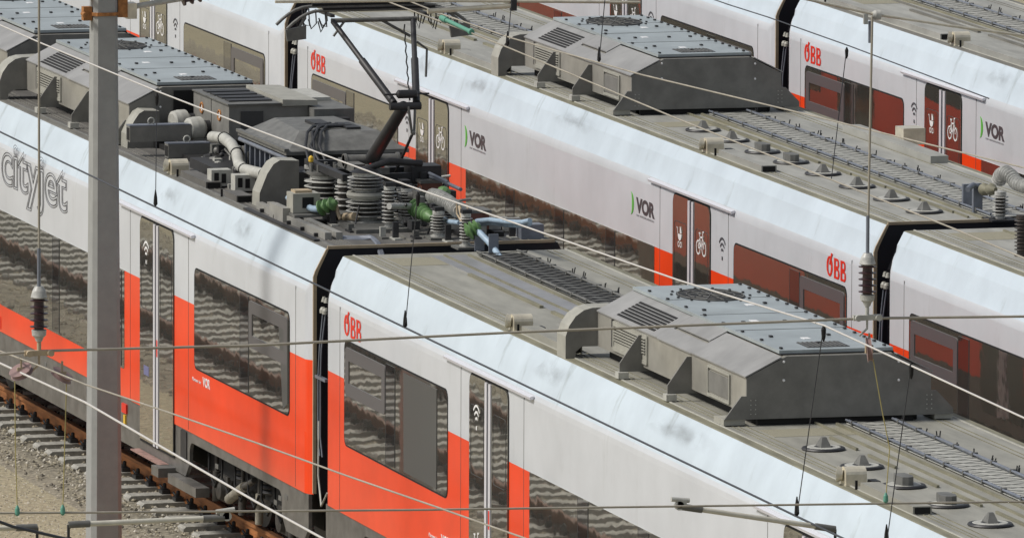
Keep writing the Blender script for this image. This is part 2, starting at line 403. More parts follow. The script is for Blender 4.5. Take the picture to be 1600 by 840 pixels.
def logo_obb(p, x0, x1, z0=2.79, z1=3.02, y=-.0012, m='logo'):
    w_ = x1-x0; H = z1-z0-.015; sw = .062
    b = MB(); cx = x0+w_*.155; rx = w_*.155-sw/2; rz = H/2-sw*.32
    q = arc(cx, z0+H/2, rx, rz, 0, 348, 24)[:24]
    # letter strokes are thick along the body and thinner in height, like the broad condensed lettering
    outer = arc(cx, z0+H/2, w_*.155, H/2, 0, 345, 23); inner = arc(cx, z0+H/2, w_*.155-sw, H/2-sw*.45, 0, 345, 23)
    n = 24; b.add([(u, y-.003, v) for u, v in outer]+[(u, y-.003, v) for u, v in inner], [(i, (i+1) % n, n+(i+1) % n, n+i) for i in range(n)])
    b.add([(x0+w_*.13, y-.0045, z1-.105), (x0+w_*.20, y-.0045, z1-.105), (x0+w_*.31, y-.0045, z1+.022), (x0+w_*.235, y-.0045, z1+.022)], [(0, 1, 2, 3)])
    b.build('rail_logo', m, p)
    for k in (0, 1):
        a = x0+w_*(.38+.33*k); wd = w_*.28; b = MB()
        b.add([(u, y-.003, v) for u, v in ((a, z0), (a+sw, z0), (a+sw, z0+H), (a, z0+H))], [(0, 1, 2, 3)])
        for zc, hh, ww in ((z0+H*.26, H*.26, wd), (z0+H*.755, H*.245, wd*.93)):
            out = [(a+sw, zc+hh)]+arc(a+ww-hh*1.1, zc, hh*1.1, hh, 90, -90, 10)+[(a+sw, zc-hh)]
            t = sw*.42
            inn = [(a+sw, zc+hh-t)]+arc(a+ww-hh*1.1, zc, hh*1.1-sw*.9, hh-t, 90, -90, 10)+[(a+sw, zc-hh+t)]
            n = len(out); b.add([(u, y-.003, v) for u, v in out]+[(u, y-.003, v) for u, v in inn], [(i, i+1, n+i+1, n+i) for i in range(n-1)])
        b.build('rail_logo', m, p)
def logo_vor(p, x0, x1, z0=2.60, z1=2.85, y=-.0015):
    w_ = x1-x0
    pts = [(x0+.13*w_*math.sin(t)*.95-.0, z0+(z1-z0)*(.5-.5*math.cos(t))) for t in [PI*i/12 for i in range(13)]]
    inn = [(x0+.05*w_*math.sin(t), z0+(z1-z0)*(.5-.5*math.cos(t))) for t in [PI*i/12 for i in range(12, -1, -1)]]
    MB().prism(pts+inn[1:-1], 'y', y-.003, y+.001).build('green_crescent', 'vgreen', p)
    text('lettering', 'VOR', x0+.22*w_, x1, z0+.045, z1-.035, y, 'vor', p, bold=.045)
    text('small_lettering', 'DER VERKEHRSVERBUND', x0+.24*w_, x1-.03*w_, z0+.006, z0+.026, y, 'lettering', p)

def pod(p, x, y=.20, k=1.0):
    """small hooded ventilator near the roof edge"""
    b = MB(); r = .085
    prof = [(x-r, ZR+.02), (x+r, ZR+.02), (x+r, ZR+.11)]+[(x+r*math.cos(t), ZR+.11+r*.75*math.sin(t)) for t in [PI*i/8 for i in range(1, 8)]]+[(x-r, ZR+.11)]
    b.prism(prof, 'y', y+.055, y+.245, 0)
    b.box(x-.10, x+.10, y+.05, y+.28, ZR, ZR+.022, 0)
    o = b.build('roof_ventilator', 'beige', p)
    MB().lathe([(.055, 0), (.074, .055), (.066, .058), (.02, .02)], (x-.01, y+.06, ZR+.10), (-.5, -1, .10), 16).build('nozzle', 'beige', o)
    MB().box(x-.03, x+.12, y+.285, y+.36, ZR, ZR+.05).build('vent_foot', 'dark', o)
    return o

def dome(p, x, y, kind):
    o = MB().lathe([(.19, 0), (.20, .008), (.19, .022), (.05, .03)], (x, y, ZR+.012), n=24).build('roof_antenna', 'dark', p)
    MB().lathe([(.165, 0), (.15, .010)], (x, y, ZR+.030), n=20).build('base_plate', 'lgrey', o)
    if kind: # shark-fin
        MB().add([(x-.09, y-.05, ZR+.04), (x+.09, y-.05, ZR+.04), (x+.09, y+.05, ZR+.04), (x-.09, y+.05, ZR+.04), (x-.01, y-.02, ZR+.125), (x+.03, y-.02, ZR+.125), (x+.03, y+.02, ZR+.125), (x-.01, y+.02, ZR+.125)],
                 [(0, 1, 5, 4), (1, 2, 6, 5), (2, 3, 7, 6), (3, 0, 4, 7), (4, 5, 6, 7)]).build('fin', 'grey', o)
    else:
        MB().prism([(-.14+x, y-.05), (x+.02, y-.075), (x+.13, y-.05), (x+.15, y), (x+.13, y+.05), (x+.02, y+.075), (-.14+x, y+.05)], 'z', ZR+.04, ZR+.115).build('fin', 'grey', o)
    MB().box(x-.68, x+.14, y+.26, y+.285, ZR+.012, ZR+.035).build('cover_strip', 'olive', o)
    return o

def hvac(p, x0, x1, endpanel=True, lidm='lid', first=True):
    """roof air-conditioning unit, car coordinates"""
    pr_ = [(.515, 3.60), (.515, 3.93), (.885, 4.115), (1.90, 4.115), (2.255, 3.93), (2.255, 3.60)]
    L = x1-x0
    h = MB().prism(pr_, 'x', x0+.30, x1-.03).build('hvac_unit', 'hv', p)
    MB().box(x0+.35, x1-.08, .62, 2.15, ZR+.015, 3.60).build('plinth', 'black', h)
    # slope sheets: normal of slope
    def sl(a, b_, t0, t1, lift, name='cover_sheet', m='hvs', par=h, both=True):
        b = MB()
        for sgn in ((0, 1) if both else (0,)):
            P = []
            for t in (t0, t1):
                y = .515+.37*t; z = 3.93+.185*t
                P.append((y-.012, z+.008+lift)); 
            q = [(P[0][0], P[0][1]-.012), P[0], P[1], (P[1][0], P[1][1]-.012-lift*0)]
            if sgn: q = [(2.77-y, z) for y, z in q]
            b.prism(q, 'x', a, b_)
        return b.build(name, m, par)
    s1, s2 = x0+.45*L, x0+.665*L
    sl(x0+.30, s1-.006, 0.0, .98, .004); sl(s1+.002, s2-.006, -.02, .42, .006); sl(s1+.002, s2-.006, .48, 1.0, .022); sl(s2+.002, x1-.0, -.02, .90, .012)
    # louvre on the slope
    b = MB()
    for k in range(7):
        t = .12+.095*k
        y = .515+.37*t; z = 3.93+.185*t
        xa = x0+.16*L+ (.0)*k; xb = xa+.24*L
        b.add([(xa, y-.014, z+.0155), (xb, y-.014, z+.0155), (xb, y+.008, z+.0265), (xa, y+.008, z+.0265), (xa, y-.014, z+.005), (xb, y-.014, z+.005), (xb, y+.008, z+.016), (xa, y+.008, z+.016)],
              [(0, 1, 2, 3), (0, 4, 5, 1), (3, 2, 6, 7), (0, 3, 7, 4), (1, 5, 6, 2)])
    b.build('slope_louvre', 'black', h)
    # lid
    l = MB().box(x0+.30, x1-.10, .86, 1.93, 4.118, 4.128, 1).box(x0+.32, x1-.12, .85, 1.93, 4.128, 4.158, 0).build('lid', [lidm, 'dark'], h)
    b = MB()
    for f in (.26, .48, .70): b.box(x0+f*L-.004, x0+f*L+.004, .87, 1.91, 4.157, 4.1605)
    b.build('lid_joint', 'seam', l)
    b = MB()
    for i in range(16):
        xx = x0+.42+(L-.65)*i/15
        for yy in (.90, 1.88):
            if i % 2 or yy > 1: b.cbox((xx, yy, 4.158), .05, .022, .016)
    for xx, yy in ((.60, 1.1), (.60, 1.5), (.60, 1.75), (.80, 1.05), (.80, 1.6), (.90, 1.35), (.35, 1.7), (.42, 1.0)): b.cbox((x0+xx*L, yy, 4.158), .05, .03, .016)
    b.build('lid_fastener', 'dark', l)
    b = MB()
    for i in range(14):
        t = 2*PI*i/14; b.cbox((x0+.215*L+.42*math.cos(t)*1.25, 1.38+.36*math.sin(t), 4.158), .03, .02, .014)
    b.build('fan_bolt', 'dark', l)
    fx = x0+.215*L
    fan = MB().add([(fx+.46*math.cos(2*PI*i/28), 1.38+.315*math.sin(2*PI*i/28), 4.1635) for i in range(28)]+[(fx+.46*math.cos(2*PI*i/28), 1.38+.315*math.sin(2*PI*i/28), 4.15) for i in range(28)],
                   [tuple(range(28))]+[(i, (i+1) % 28, 28+(i+1) % 28, 28+i) for i in range(28)]).build('fan_opening', 'dark', l)
    b = MB()
    for r in (.12, .22, .30): b.tube([(fx+r*1.46*math.cos(2*PI*i/24), 1.38+r*math.sin(2*PI*i/24), 4.169) for i in range(25)], .005, 4)
    for i in range(6):
        t = PI*i/6; b.tube([(fx-.45*math.cos(t), 1.38-.31*math.sin(t), 4.17), (fx+.45*math.cos(t), 1.38+.31*math.sin(t), 4.17)], .005, 4)
    b.build('fan_guard', 'grey', l)
    b = MB().box(x1-.62, x1-.25, 1.16, 1.56, 4.158, 4.162, 0)
    for i in range(9): b.box(x1-.62, x1-.25, 1.17+.043*i, 1.185+.043*i, 4.162, 4.166, 1)
    b.build('lid_vent', ['dark', 'grey'], l)
    b = MB()
    for xx, yy in ((.10, 1.42), (.33, 1.5), (.55, 1.2), (.80, 1.30)): b.box(x0+xx*L+.1, x0+xx*L+.22, yy, yy+.07, 4.158, 4.1615)
    b.build('sticker', 'wht', l)
    # side louvre and hatch
    a0, a1 = x0+.165*L, x0+.385*L
    lv = MB().ring(a0, a1, 3.635, 3.915, .497, .515, .035, .02).build('side_louvre', 'cowl', h)
    b = MB().box(a0+.03, a1-.03, .507, .514, 3.73, 3.885, 1)
    for k in range(6): b.box(a0+.05, a1-.05, .492, .508, 3.735+.027*k, 3.746+.027*k, 0)
    b.box(a0+.04, a1-.04, .503, .512, 3.655, 3.72, 0)
    b.build('slat', ['cowl', 'black'], lv)
    MB().box(a0-.05, a0-.01, .500, .516, 3.66, 3.92).build('dark_slot', 'dark', lv)
    c0, c1 = x0+.765*L, x0+.90*L
    ht = MB().ring(c0, c1, 3.62, 3.90, .497, .515, .022, .015).build('side_hatch', 'cowl', h)
    MB().box(c0+.02, c1-.02, .505, .514, 3.66, 3.85).build('hatch_plate', 'hvend', ht)
    # brackets
    for f in (.35, .655):
        xx = x0+f*L
        for sgn in (0, 1):
            q = [(.516, 3.90), (.47, 3.90), (.285, 3.64), (.285, 3.56), (.62, 3.56), (.62, 3.60), (.516, 3.60)]
            if sgn: q = [(2.77-y, z) for y, z in q]
            br = MB().prism(q, 'x', xx, xx+.02).build('bracket', 'hvend', h)
            if not sgn:
                MB().box(xx-.05, xx+.07, .26, .36, ZR+.02, 3.56).build('mount', 'lgrey', br)
    # cowl at the far end
    cw = [(.20, ZR), (.20, 3.70), (.235, 3.80), (.30, 3.89), (.38, 3.945), (.46, 3.965), (.70, 3.97), (.70, 3.60), (.36, 3.60), (.30, 3.55), (.30, ZR)]
    for sgn in (0, 1):
        q = cw if not sgn else [(2.77-y, z) for y, z in cw]
        MB().prism(q, 'x', x0, x0+.30, 1, 0).build('cowl', ['cowl', 'hvend'], h)
    MB().prism([(.70, 3.60), (.70, 3.97), (.885, 4.08), (1.90, 4.08), (2.07, 3.97), (2.07, 3.60)], 'x', x0+.24, x0+.31).build('rear_sheet', 'hvs', h)
    if endpanel:
        q = [(.300, 3.555), (.46, 3.765), (.51, 3.765), (.51, 3.935), (.885, 4.118), (1.885, 4.112), (1.99, 4.06), (2.255, 3.93), (2.26, 3.765), (2.31, 3.765), (2.47, 3.60), (2.47, 3.545)]
        e = MB().prism(q, 'x', x1-.025, x1+.0).build('end_panel', 'hvend', h)
        b = MB()
        for y, z in ((.86, 4.07), (.86, 3.90), (1.95, 4.04), (1.95, 3.87)): b.lathe([(.013, 0), (.009, .008)], (x1, y, z), (1, 0, 0), 8)
        b.build('bolt', 'wht', e)
        b = MB()
        for y0 in (.53, 2.20):
            for i in range(4):
                for j in range(2): b.lathe([(.006, 0), (.004, .004)], (x1, y0+.045*j+.02, 3.60+.042*i), (1, 0, 0), 6)
        b.build('rivet', 'lgrey', e)
        b = MB().box(x1-.34, x1-.02, .30, .50, ZR+.02, 3.552, 0).box(x1-.34, x1-.02, 2.30, 2.47, ZR+.02, 3.542, 0)
        b.build('foot', 'cowl', e)
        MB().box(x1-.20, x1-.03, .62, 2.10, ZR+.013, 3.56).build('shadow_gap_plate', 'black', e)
    return h

def tray(p, xa, xb, y0=1.42, y1=1.86, z=None, seed=1, m='lgrey', mr=.0028, pipe='steelblue'):
    """open cable tray with a wire-mesh floor"""
    z = z or ZR+.03; rnd = random.Random(seed)
    t = MB().box(xa, xb, y0, y1, z-.006, z).build('cable_tray', m, p)
    b = MB(); n = int((xb-xa)/.2)
    for i in range(n): b.tube([(xa+.2*i, y0, z+.012), (xa+.2*i+.2, y1, z+.012)], mr, 4); b.tube([(xa+.2*i+.2, y0, z+.014), (xa+.2*i, y1, z+.014)], mr, 4)
    b.build('tray_mesh', 'dark' if mr > .004 else 'grey', t)
    b = MB()
    for y in (y0, y1):
        b.tube([(xa, y, z+.026), (xb, y, z+.026)], .011, 8); b.tube([(xa, y+.028, z+.022), (xb, y+.028, z+.022)], .008, 6)
    b.build('conduit', pipe, t)
    b = MB(); x = xa+.2
    while x < xb:
        for y in (y0, y1): b.box(x-.014, x+.014, y-.014, y+.040, z+.001, z+.040)
        x += .56
    b.build('clamp', 'grey', t)
    b = MB(); x = xa+.15
    while x < xb:
        k = rnd.choice((1, 1, 2, 3))
        for i in range(k):
            h_ = rnd.uniform(.04, .075); yy = y1+.05+rnd.uniform(-.01, .02)
            b.tube([(x+.05*i, yy, z), (x+.05*i+rnd.uniform(-.01, .01), yy+rnd.uniform(-.01, .02), z+h_)], .007, 4)
        x += rnd.uniform(.3, .9)
    b.build('cable_tie', 'dark', t)
    MB().box(xa, xb, y0-.10, y0-.075, z-.02, z+.004).build('tray_edge', 'olive', t)
    return t

def roof(p, L, main='roofB', edge='olive', plain=False):
    b = MB()
    prof = [(.193, ZR-.003), (.20, ZR+.008), (.285, ZR+.010), (.29, ZR+.018), (.305, ZR+.018), (.31, ZR+.010), (2.51, ZR+.010), (2.515, ZR+.018), (2.53, ZR+.018), (2.535, ZR+.010), (2.62, ZR+.008), (2.627, ZR-.003)]
    ms = [1, 1, 2, 2, 2, 0, 2, 2, 2, 1, 1]
    for j in range(len(prof)-1):
        b.add([(.012, *prof[j]), (L-.012, *prof[j]), (L-.012, *prof[j+1]), (.012, *prof[j+1])], [(0, 1, 2, 3)], ms[j])
    for x in (.012, L-.012): b.add([(x, *q) for q in prof], [tuple(range(len(prof)))], 2)
    o = b.build('roof', [main, edge, 'cowl' if main != 'roofA' else 'grey'], p)
    b = MB()
    for y in (.375, .425, .50, 2.30, 2.37): b.box(.1, L-.1, y, y+.008, ZR+.009, ZR+.016)
    b.build('roof_rib', edge, o)
    b = MB()
    for y in (1.16,): b.box(.3, L-.3, y, y+.022, ZR+.009, ZR+.03)
    b.build('roof_rail', edge, o)
    return o

def skirt(p, L, bogies, doors=()):
    """grey skirt under the red, cut away round the bogies"""
    cuts = sorted(bogies); segs = []; x = .02
    for a, c in cuts: segs.append((x, a)); x = c
    segs.append((x, L-.02))
    b = MB()
    for a, c in segs:
        if c-a < .05: continue
        for y0, y1, s in ((.012, .05, 1), (WID-.05, WID-.012, -1)):
            b.prism([(a, ZB), (a, .62), (a+.18, .47), (c-.18, .47), (c, .62), (c, ZB)], 'y', y0, y1)
    for a, c in cuts:   # band above the wheels
        for y0, y1 in ((.012, .05), (WID-.05, WID-.012)):
            n = 8
            b.prism([(a, ZB), (c, ZB), (c, .74)]+[(c-.12+.12*math.cos(t), .74+.12*math.sin(t)) for t in [PI/2*i/4 for i in range(1, 5)]]+[(a+.12-.12*math.cos(t), .74+.12*math.sin(t)) for t in [PI/2*(4-i)/4 for i in range(0, 4)]]+[(a, .74)], 'y', y0, y1)
    o = b.build('side_skirt', 'skirt', p)
    MB().box(.3, L-.3, .25, WID-.25, .55, ZB-.01).build('underframe', 'under', p)
    b = MB()
    rnd = random.Random(int(L*10))
    for i in range(10):
        xx = rnd.uniform(.5, L-.5); zz = rnd.uniform(.68, .9)
        b.rrect(xx, xx+.12, zz, zz+.05, .008, .014, .01)
    b.build('small_plate', 'grey', o)
    return o

def bogie(p, xc):
    g = MB()
    g.box(xc-1.75, xc+1.75, .28, .42, .50, .72, 0).box(xc-1.75, xc+1.75, WID-.42, WID-.28, .50, .72, 0).box(xc-.4, xc+.4, .3, WID-.3, .45, .70, 0)
    o = g.build('bogie', 'dark', p)
    for dx in (-1.25, 1.25):
        b = MB()
        for yy in (.66, WID-.66-.14):
            b.lathe([(.20, 0), (.425, .002), (.43, .05), (.42, .10), (.44, .105), (.44, .13), (.1, .135)], (xc+dx, yy, .435), (0, 1, 0), 28)
        b.lathe([(.09, 0), (.09, 1.5)], (xc+dx, .66, .435), (0, 1, 0), 12)
        b.build('wheelset', 'dark', o)
        b = MB().box(xc+dx-.20, xc+dx+.20, .22, .40, .30, .58).lathe([(.13, 0), (.12, .05), (.04, .06)], (xc+dx, .22, .44), (0, -1, 0), 14)
        b.build('axle_box', 'bog', o)
    b = MB()
    for dx in (-1.45, -.35, .35, 1.7):
        b.tube([(xc+dx, .20, .28), (xc+dx+.02, .20, .60)], .042, 10, 0 if dx != .35 else 1); b.tube([(xc+dx+.02, .20, .58), (xc+dx+.04, .20, .92)], .022, 8, 0)
    b.tube([(xc-.7, .15, .40), (xc-.05, .15, .62)], .055, 10, 1); b.tube([(xc-.05, .15, .62), (xc+.35, .15, .74)], .035, 8, 0)
    b.build('damper', ['bog', 'bogl'], o)
    b = MB()
    for dx in (-.55, .55):
        for k in range(5): b.lathe([(.17, 0), (.19, .02), (.17, .04)], (xc+dx, .36, .62+.055*k), n=16)
    b.build('air_spring', 'dark', o)
    b = MB()
    for i in range(6):
        x = xc-1.5+i*.55; b.tube([(x, .14, .85), (x+.05, .12, .6), (x+.2, .15, .45), (x+.35, .16, .6)], .014, 6)
    b.build('hose', 'black', o)
    return o

def bellows(p, x0, x1):
    b = MB(); n = 4; zt = 3.20
    for i in range(n):
        a = x0+(x1-x0)*i/n; c = x0+(x1-x0)*(i+1)/n; m_ = (a+c)/2
        for (xa, xb, ia, ib) in ((a, m_, .20, .26), (m_, c, .26, .20)):
            def P(x, k): return [(x, k, .7), (x, k, 3.02), (x, k+.16, zt+.20-.0*k), (x, WID-k-.16, zt+.20), (x, WID-k, 3.02), (x, WID-k, .7)]
            A, B_ = P(xa, ia), P(xb, ib)
            for j in range(5): b.add([A[j], B_[j], B_[j+1], A[j+1]], [(0, 1, 2, 3)])
    o = b.build('gangway_bellows', 'bellows', p)
    b = MB(); xm = x0+.36*(x1-x0)
    for k in (0, 1):
        b.tube([(xm+.10*k+.02, .09, 2.86), (xm+.07*k-.03, .07, 2.5), (xm+.09*k-.05, .06, 2.2), (xm+.09*k-.05, .06, 1.6), (xm+.1*k+.02, .06, 1.4)], .010, 6, 0)
        b.lathe([(.035, 0), (.035, .035), (.02, .06)], (xm+.10*k+.02, .09, 2.86), n=10, m=1)
        b.lathe([(.03, 0), (.015, .05)], (xm+.10*k+.06, .09, 2.98), n=10, m=1)
    b.box(xm-.15, xm+.25, .05, .09, 2.18, 2.21, 0)
    b.build('jumper_hose', ['steelblue', 'cowl'], o)
    b = MB().tube([(xm-.02, .06, 1.75), (xm, .05, 1.2), (xm+.12, .05, .9), (xm+.25, .08, 1.05)], .012, 6)
    b.build('jumper_hose', 'lgrey', o)
    return o

def seal(p, x):
    """pale sealing strip round the end edge of the car"""
    b = MB()
    def prof(k): return [(.055+k, .98), (.055+k, 3.20), (.075+k, 3.26), (.192+k*.6, ZR+.004-k*.2)]
    A = prof(-.006); B_ = prof(.03)
    for j in range(3):
        v = [(x-.012, *A[j]), (x-.012, *A[j+1]), (x-.012, *B_[j+1]), (x-.012, *B_[j]), (x+.014, *A[j]), (x+.014, *A[j+1]), (x+.014, *B_[j+1]), (x+.014, *B_[j])]
        b.add(v, [(0, 1, 2, 3), (4, 5, 6, 7), (0, 1, 5, 4), (3, 2, 6, 7), (0, 3, 7, 4), (1, 2, 6, 5)])
    b.box(x-.012, x+.014, .20, 2.60, ZR+.0, ZR+.03)
    return b.build('edge_seal', 'seal', p)

def body_seams(p, L, xs):
    b = MB()
    for x in xs: seam(b, x, ZB+.02, 3.05)
    b.build('body_joint', 'skirt', p)


def duct(p, xa, xb, y=.36, m='roofB'):
    """low rectangular duct lying along the roof edge, open at its near end"""
    b = MB().box(xa, xb, y-.07, y+.10, ZR+.012, ZR+.085, 0).box(xb, xb+.004, y-.055, y+.085, ZR+.02, ZR+.075, 1).box(xa-.1, xa-.08, y-.09, y-.07, ZR, ZR+.09, 1)
    return b.build('roof_duct', [m, 'black'], p)

def mid_car(name, loc, L, label, rz=0, hv=(8.04, 13.0), domes=(), pods=(), edge='olive', main='roofB', blind=None, trays=(), ducts=(), lidm='lid', logos=()):
    """a middle car, origin at its far end on the near side"""
    p = empty(name, loc, label, 'train car', 'middle cars of the parked trains', rz)
    build_body(p, L); roof(p, L, main, edge)
    window_end(p, .82, 4.80, 'l', blind=blind); door(p, 5.63, 7.07, marks=(('wifi', 0, 2.62), ('bike', 0, 1.38), ('pram', 1, 1.33)) if blind else (('pram', 0, 2.60), ('bike', 1, 2.60)))
    window_low(p, 7.82, 15.55); door(p, 16.26, 17.70); window_end(p, 18.57, 22.62, 'r')
    for a in logos: logo_obb(p, a, a+.69)
    if not blind: logo_vor(p, 7.75, 8.68); logo_vor(p, 14.62, 15.55)
    b = MB(); wifi(b, 5.22, 2.62, .26, -.002); wifi(b, 18.13, 2.62, .26, -.002)
    if not blind: b.build('wireless_mark', 'outline', p)
    skirt(p, L, [(1.5, 5.3), (L-5.0, L-1.1)]); bogie(p, 3.4); bogie(p, L-3.1)
    body_seams(p, L, (.62, 5.30, 7.60, 15.75, 18.35, 22.8))
    seal(p, L)
    far_side(p, [(.82, 4.80, 1.69, 2.73), (7.82, 15.55, 1.28, 2.34), (18.57, 22.62, 1.69, 2.73)], [(5.63, 7.07), (16.26, 17.70)])
    hvac(p, hv[0], hv[1], lidm=lidm)
    for x, y, k in domes: dome(p, x, y, k)
    for q in pods: pod(p, q)
    for i, (a, c, y0, y1) in enumerate(trays): tray(p, a, c, y0, y1, seed=int(a*7)+i, **({'m': 'grey', 'mr': .005, 'pipe': 'grey'} if blind and a < 5 else {}))
    for a, c in ducts: duct(p, a, c, m=main)
    b = MB(); rnd = random.Random(int(loc[1]*10+L+loc[0]))
    for (a, c) in ((.35, 1.0), (13.6, 14.1)): b.box(a, c, .55, 1.15, ZR+.0085, ZR+.0125).box(a, c, 1.2, 1.4, ZR+.0085, ZR+.0125)
    b.build('antislip_patch', 'mat_patch', p)
    b = MB()
    for a, c in ((1.9, 4.6), (5.0, 7.9)): b.box(a, c, .98, 1.02, ZR+.008, ZR+.035)
    b.build('roof_batten', edge, p)
    return p

# ================================================================ SETTING
g = MB().box(-400, 260, -300, 300, -.45, -.26).build('ground', mat('gravel_ground', (.44, .395, .27), .95, col2=(.23, .205, .14), nscale=16, bump=.9, bscale=45), None); tag(g, kind='structure')
def bed(yc, name='ballast_bed'):
    b = MB().prism([(yc-1.95, -.27), (yc-1.5, -.20), (yc+1.5, -.20), (yc+1.95, -.27)], 'x', -130, 60)
    return tag(b.build(name, mat('ballast', (.33, .30, .23), .95, col2=(.14, .125, .095), nscale=14, bump=1.0, bscale=26), None), kind='structure')
TR = {-4.69: 'front', 1.41: 'first', 7.57: 'second', 13.67: 'third'}
for yc in TR: bed(yc)
def pebbles(name, x0, x1, y0, y1, n, smin, smax, zf, m, seed):
    rnd = random.Random(seed); b = MB()
    base = [(1, 0, 0), (-1, 0, 0), (0, 1, 0), (0, -1, 0), (0, 0, 1), (0, 0, -.6)]
    F = [(0, 2, 4), (2, 1, 4), (1, 3, 4), (3, 0, 4), (2, 0, 5), (1, 2, 5), (3, 1, 5), (0, 3, 5)]
    for i in range(n):
        x, y = rnd.uniform(x0, x1), rnd.uniform(y0, y1); r = rnd.uniform(smin, smax); a = rnd.uniform(0, PI)
        vs = []
        for u, v, w_ in base:
            q = rnd.uniform(.6, 1.15)*r
            vs.append((x+(u*math.cos(a)-v*math.sin(a))*q, y+(u*math.sin(a)+v*math.cos(a))*q, zf(y)+w_*q*.75+r*.2))
        b.add(vs, F, rnd.choice((0, 0, 1, 2)))
    return tag(b.build(name, m, None), kind='stuff')
stone = [mat('stone_mid', (.35, .315, .235), .9), mat('stone_dark', (.11, .10, .08), .9), mat('stone_pale', (.48, .45, .38), .9)]
zf = lambda yc: (lambda y: -.19 if abs(y-yc) < 1.4 else -.16 if abs(y-yc) < 1.55 else -.17-.10*(min(abs(y-yc), 2.0)-1.5)/.5)
pebbles('ballast_stones', -24, 3, -.42, 2.2, 9000, .014, .034, zf(1.41), stone, 3)
pebbles('ballast_stones', -75, 12, -6.6, -2.8, 15000, .02, .045, zf(-4.69), stone, 4)
pebbles('ballast_stones', -50, -18, -.4, 3.4, 5000, .02, .045, zf(1.41), stone, 6)
pebbles('fine_gravel', -22, 3, -2.4, -.3, 14000, .006, .016, lambda y: -.262, [mat('grit_tan', (.38, .35, .27), .95), mat('grit_dark', (.16, .15, .12), .95), mat('grit_pale', (.56, .53, .45), .95)], 5)

def rail(yc, s, x0, x1, label, m='rust'):
    prof = [(-.036, .0), (.036, .0), (.036, -.035), (.012, -.05), (.010, -.125), (.07, -.145), (.07, -.158), (-.07, -.158), (-.07, -.145), (-.010, -.125), (-.012, -.05), (-.036, -.035)]
    y = yc+s*.7535
    o = MB().prism([(y+a, b) for a, b in prof], 'x', x0, x1, 0).build('steel_rail', m, None)
    tag(o, label, 'rail', 'rails of the parked tracks')
    t = MB().box(x0, x1, y-.030, y+.030, .0005, .003).build('rail_head', 'railtop', o)
    return o
rail(1.41, -1, -75, 30, 'rusty near rail beside the grey gravel, running under the nearest train')
rail(1.41, 1, -75, 30, 'far rail hidden in the dark under the nearest train')
for yc, nm in ((-4.69, 'empty track in front of the nearest train'),):
    for s in (-1, 1): rail(yc, s, -110, 30, ('nearer' if s < 0 else 'farther')+' rusty rail of the empty front track, mirrored in the windows', m='rustd')
for yc, nm in ((7.57, 'second'), (13.67, 'third')):
    for s in (-1, 1): rail(yc, s, -75, 30, ('near' if s < 0 else 'far')+' rail hidden under the '+nm+' parked train')

def sleeper_proto(label, yc, clips=True):
    o = MB().prism([(-1.30, -.16), (-1.30, -.36), (1.30, -.36), (1.30, -.16), (1.0, -.155), (-1.0, -.155)], 'x', -.13, .13).build('concrete_sleeper', 'sleeper', None)
    return o
slabel = ['pale concrete sleeper under the rusty rail beside the gravel', 'concrete sleeper of the empty track mirrored in the train windows']
sp = MB().prism([(-1.30, -.17), (-1.30, -.34), (1.30, -.34), (1.30, -.17), (1.27, -.145), (-1.27, -.145)], 'x', -.125, .125).build('concrete_sleeper', 'sleeper', None)
cl = []
for s in (-1, 1):
    for k in (-1, 1):
        y = s*.7535+k*.115
        b = MB().box(-.07, .07, y-.045, y+.045, -.145, -.10).tube([(-.04, y-.03*k, -.10), (-.04, y+.03*k, -.085), (0, y+.05*k, -.05), (.04, y+.03*k, -.085), (.04, y-.03*k, -.10)], .012, 5).lathe([(.022, 0), (.022, .06), (.01, .07)], (0, y, -.10), n=8)
        cl.append(b.build('rail_clip', 'dark', sp))
def copies(first, yc, x0, x1, step, label, group):
    x = x0; i = 0
    while x < x1:
        if first is not None and i == 0: o = first
        else:
            o = sp.copy(); COL.objects.link(o)
            for c in cl: d = c.copy(); COL.objects.link(d); d.parent = o
        o.location = (x, yc, 0); o.rotation_euler = (0, 0, random.uniform(-.02, .02)); tag(o, label, 'sleeper', group); x += step; i += 1
copies(sp, 1.41, -46, 3.5, .6, slabel[0], 'concrete sleepers under the nearest train')
copies(None, -4.69, -60, 14, .6, slabel[1], 'concrete sleepers of the empty front track')

# ================================================================ TRAINS
DB = [(14.99, .74, 1), (16.2, .73, 1), (17.45, .73, 0), (18.68, .74, 0), (19.9, .75, 1)]
DD = [(14.53, .85, 1), (15.6, .86, 1), (16.76, .86, 0), (17.79, .87, 0), (18.92, .88, 1), (20.15, .88, 1), (21.36, .88, 1), (22.5, .88, 1)]
carB = mid_car('train_car', (0, 0, 0), 24.0, 'nearest train car at lower right, white over red, with one dark closed window panel', rz=-.0070,
               hv=(8.04, 13.34), domes=DB, pods=(6.22, 17.2), blind=(3.17, 4.42), logos=(.79,), trays=((.35, 7.9, 1.50, 1.92), (13.45, 23.6, 1.42, 1.86)), ducts=((6.45, 8.0), (17.6, 19.15)))
logo = text('lettering', 'VOR', 4.58, 4.90, 1.20, 1.30, -.003, 'wht', carB, bold=.018)
text('small_lettering', 'Partner im', 4.12, 4.45, 1.215, 1.25, -.003, 'wht', carB)
MB().box(.25, 8.0, 1.04, 1.40, ZR+.0088, ZR+.014).build('walkway_sheet', 'walk', carB)
carD = mid_car('train_car', (-24.66, 6.16, 0), 23.39, logos=(.78, 21.92), label= 'white middle car of the second train, eight small antennas on its grey roof', hv=(8.16, 12.88), domes=DD, pods=(5.87, 16.6),
               trays=((.4, 7.9, 1.38, 1.82), (13.0, 23.2, 1.38, 1.82)), ducts=((6.2, 8.1), (17.0, 18.6)), main='roofC')
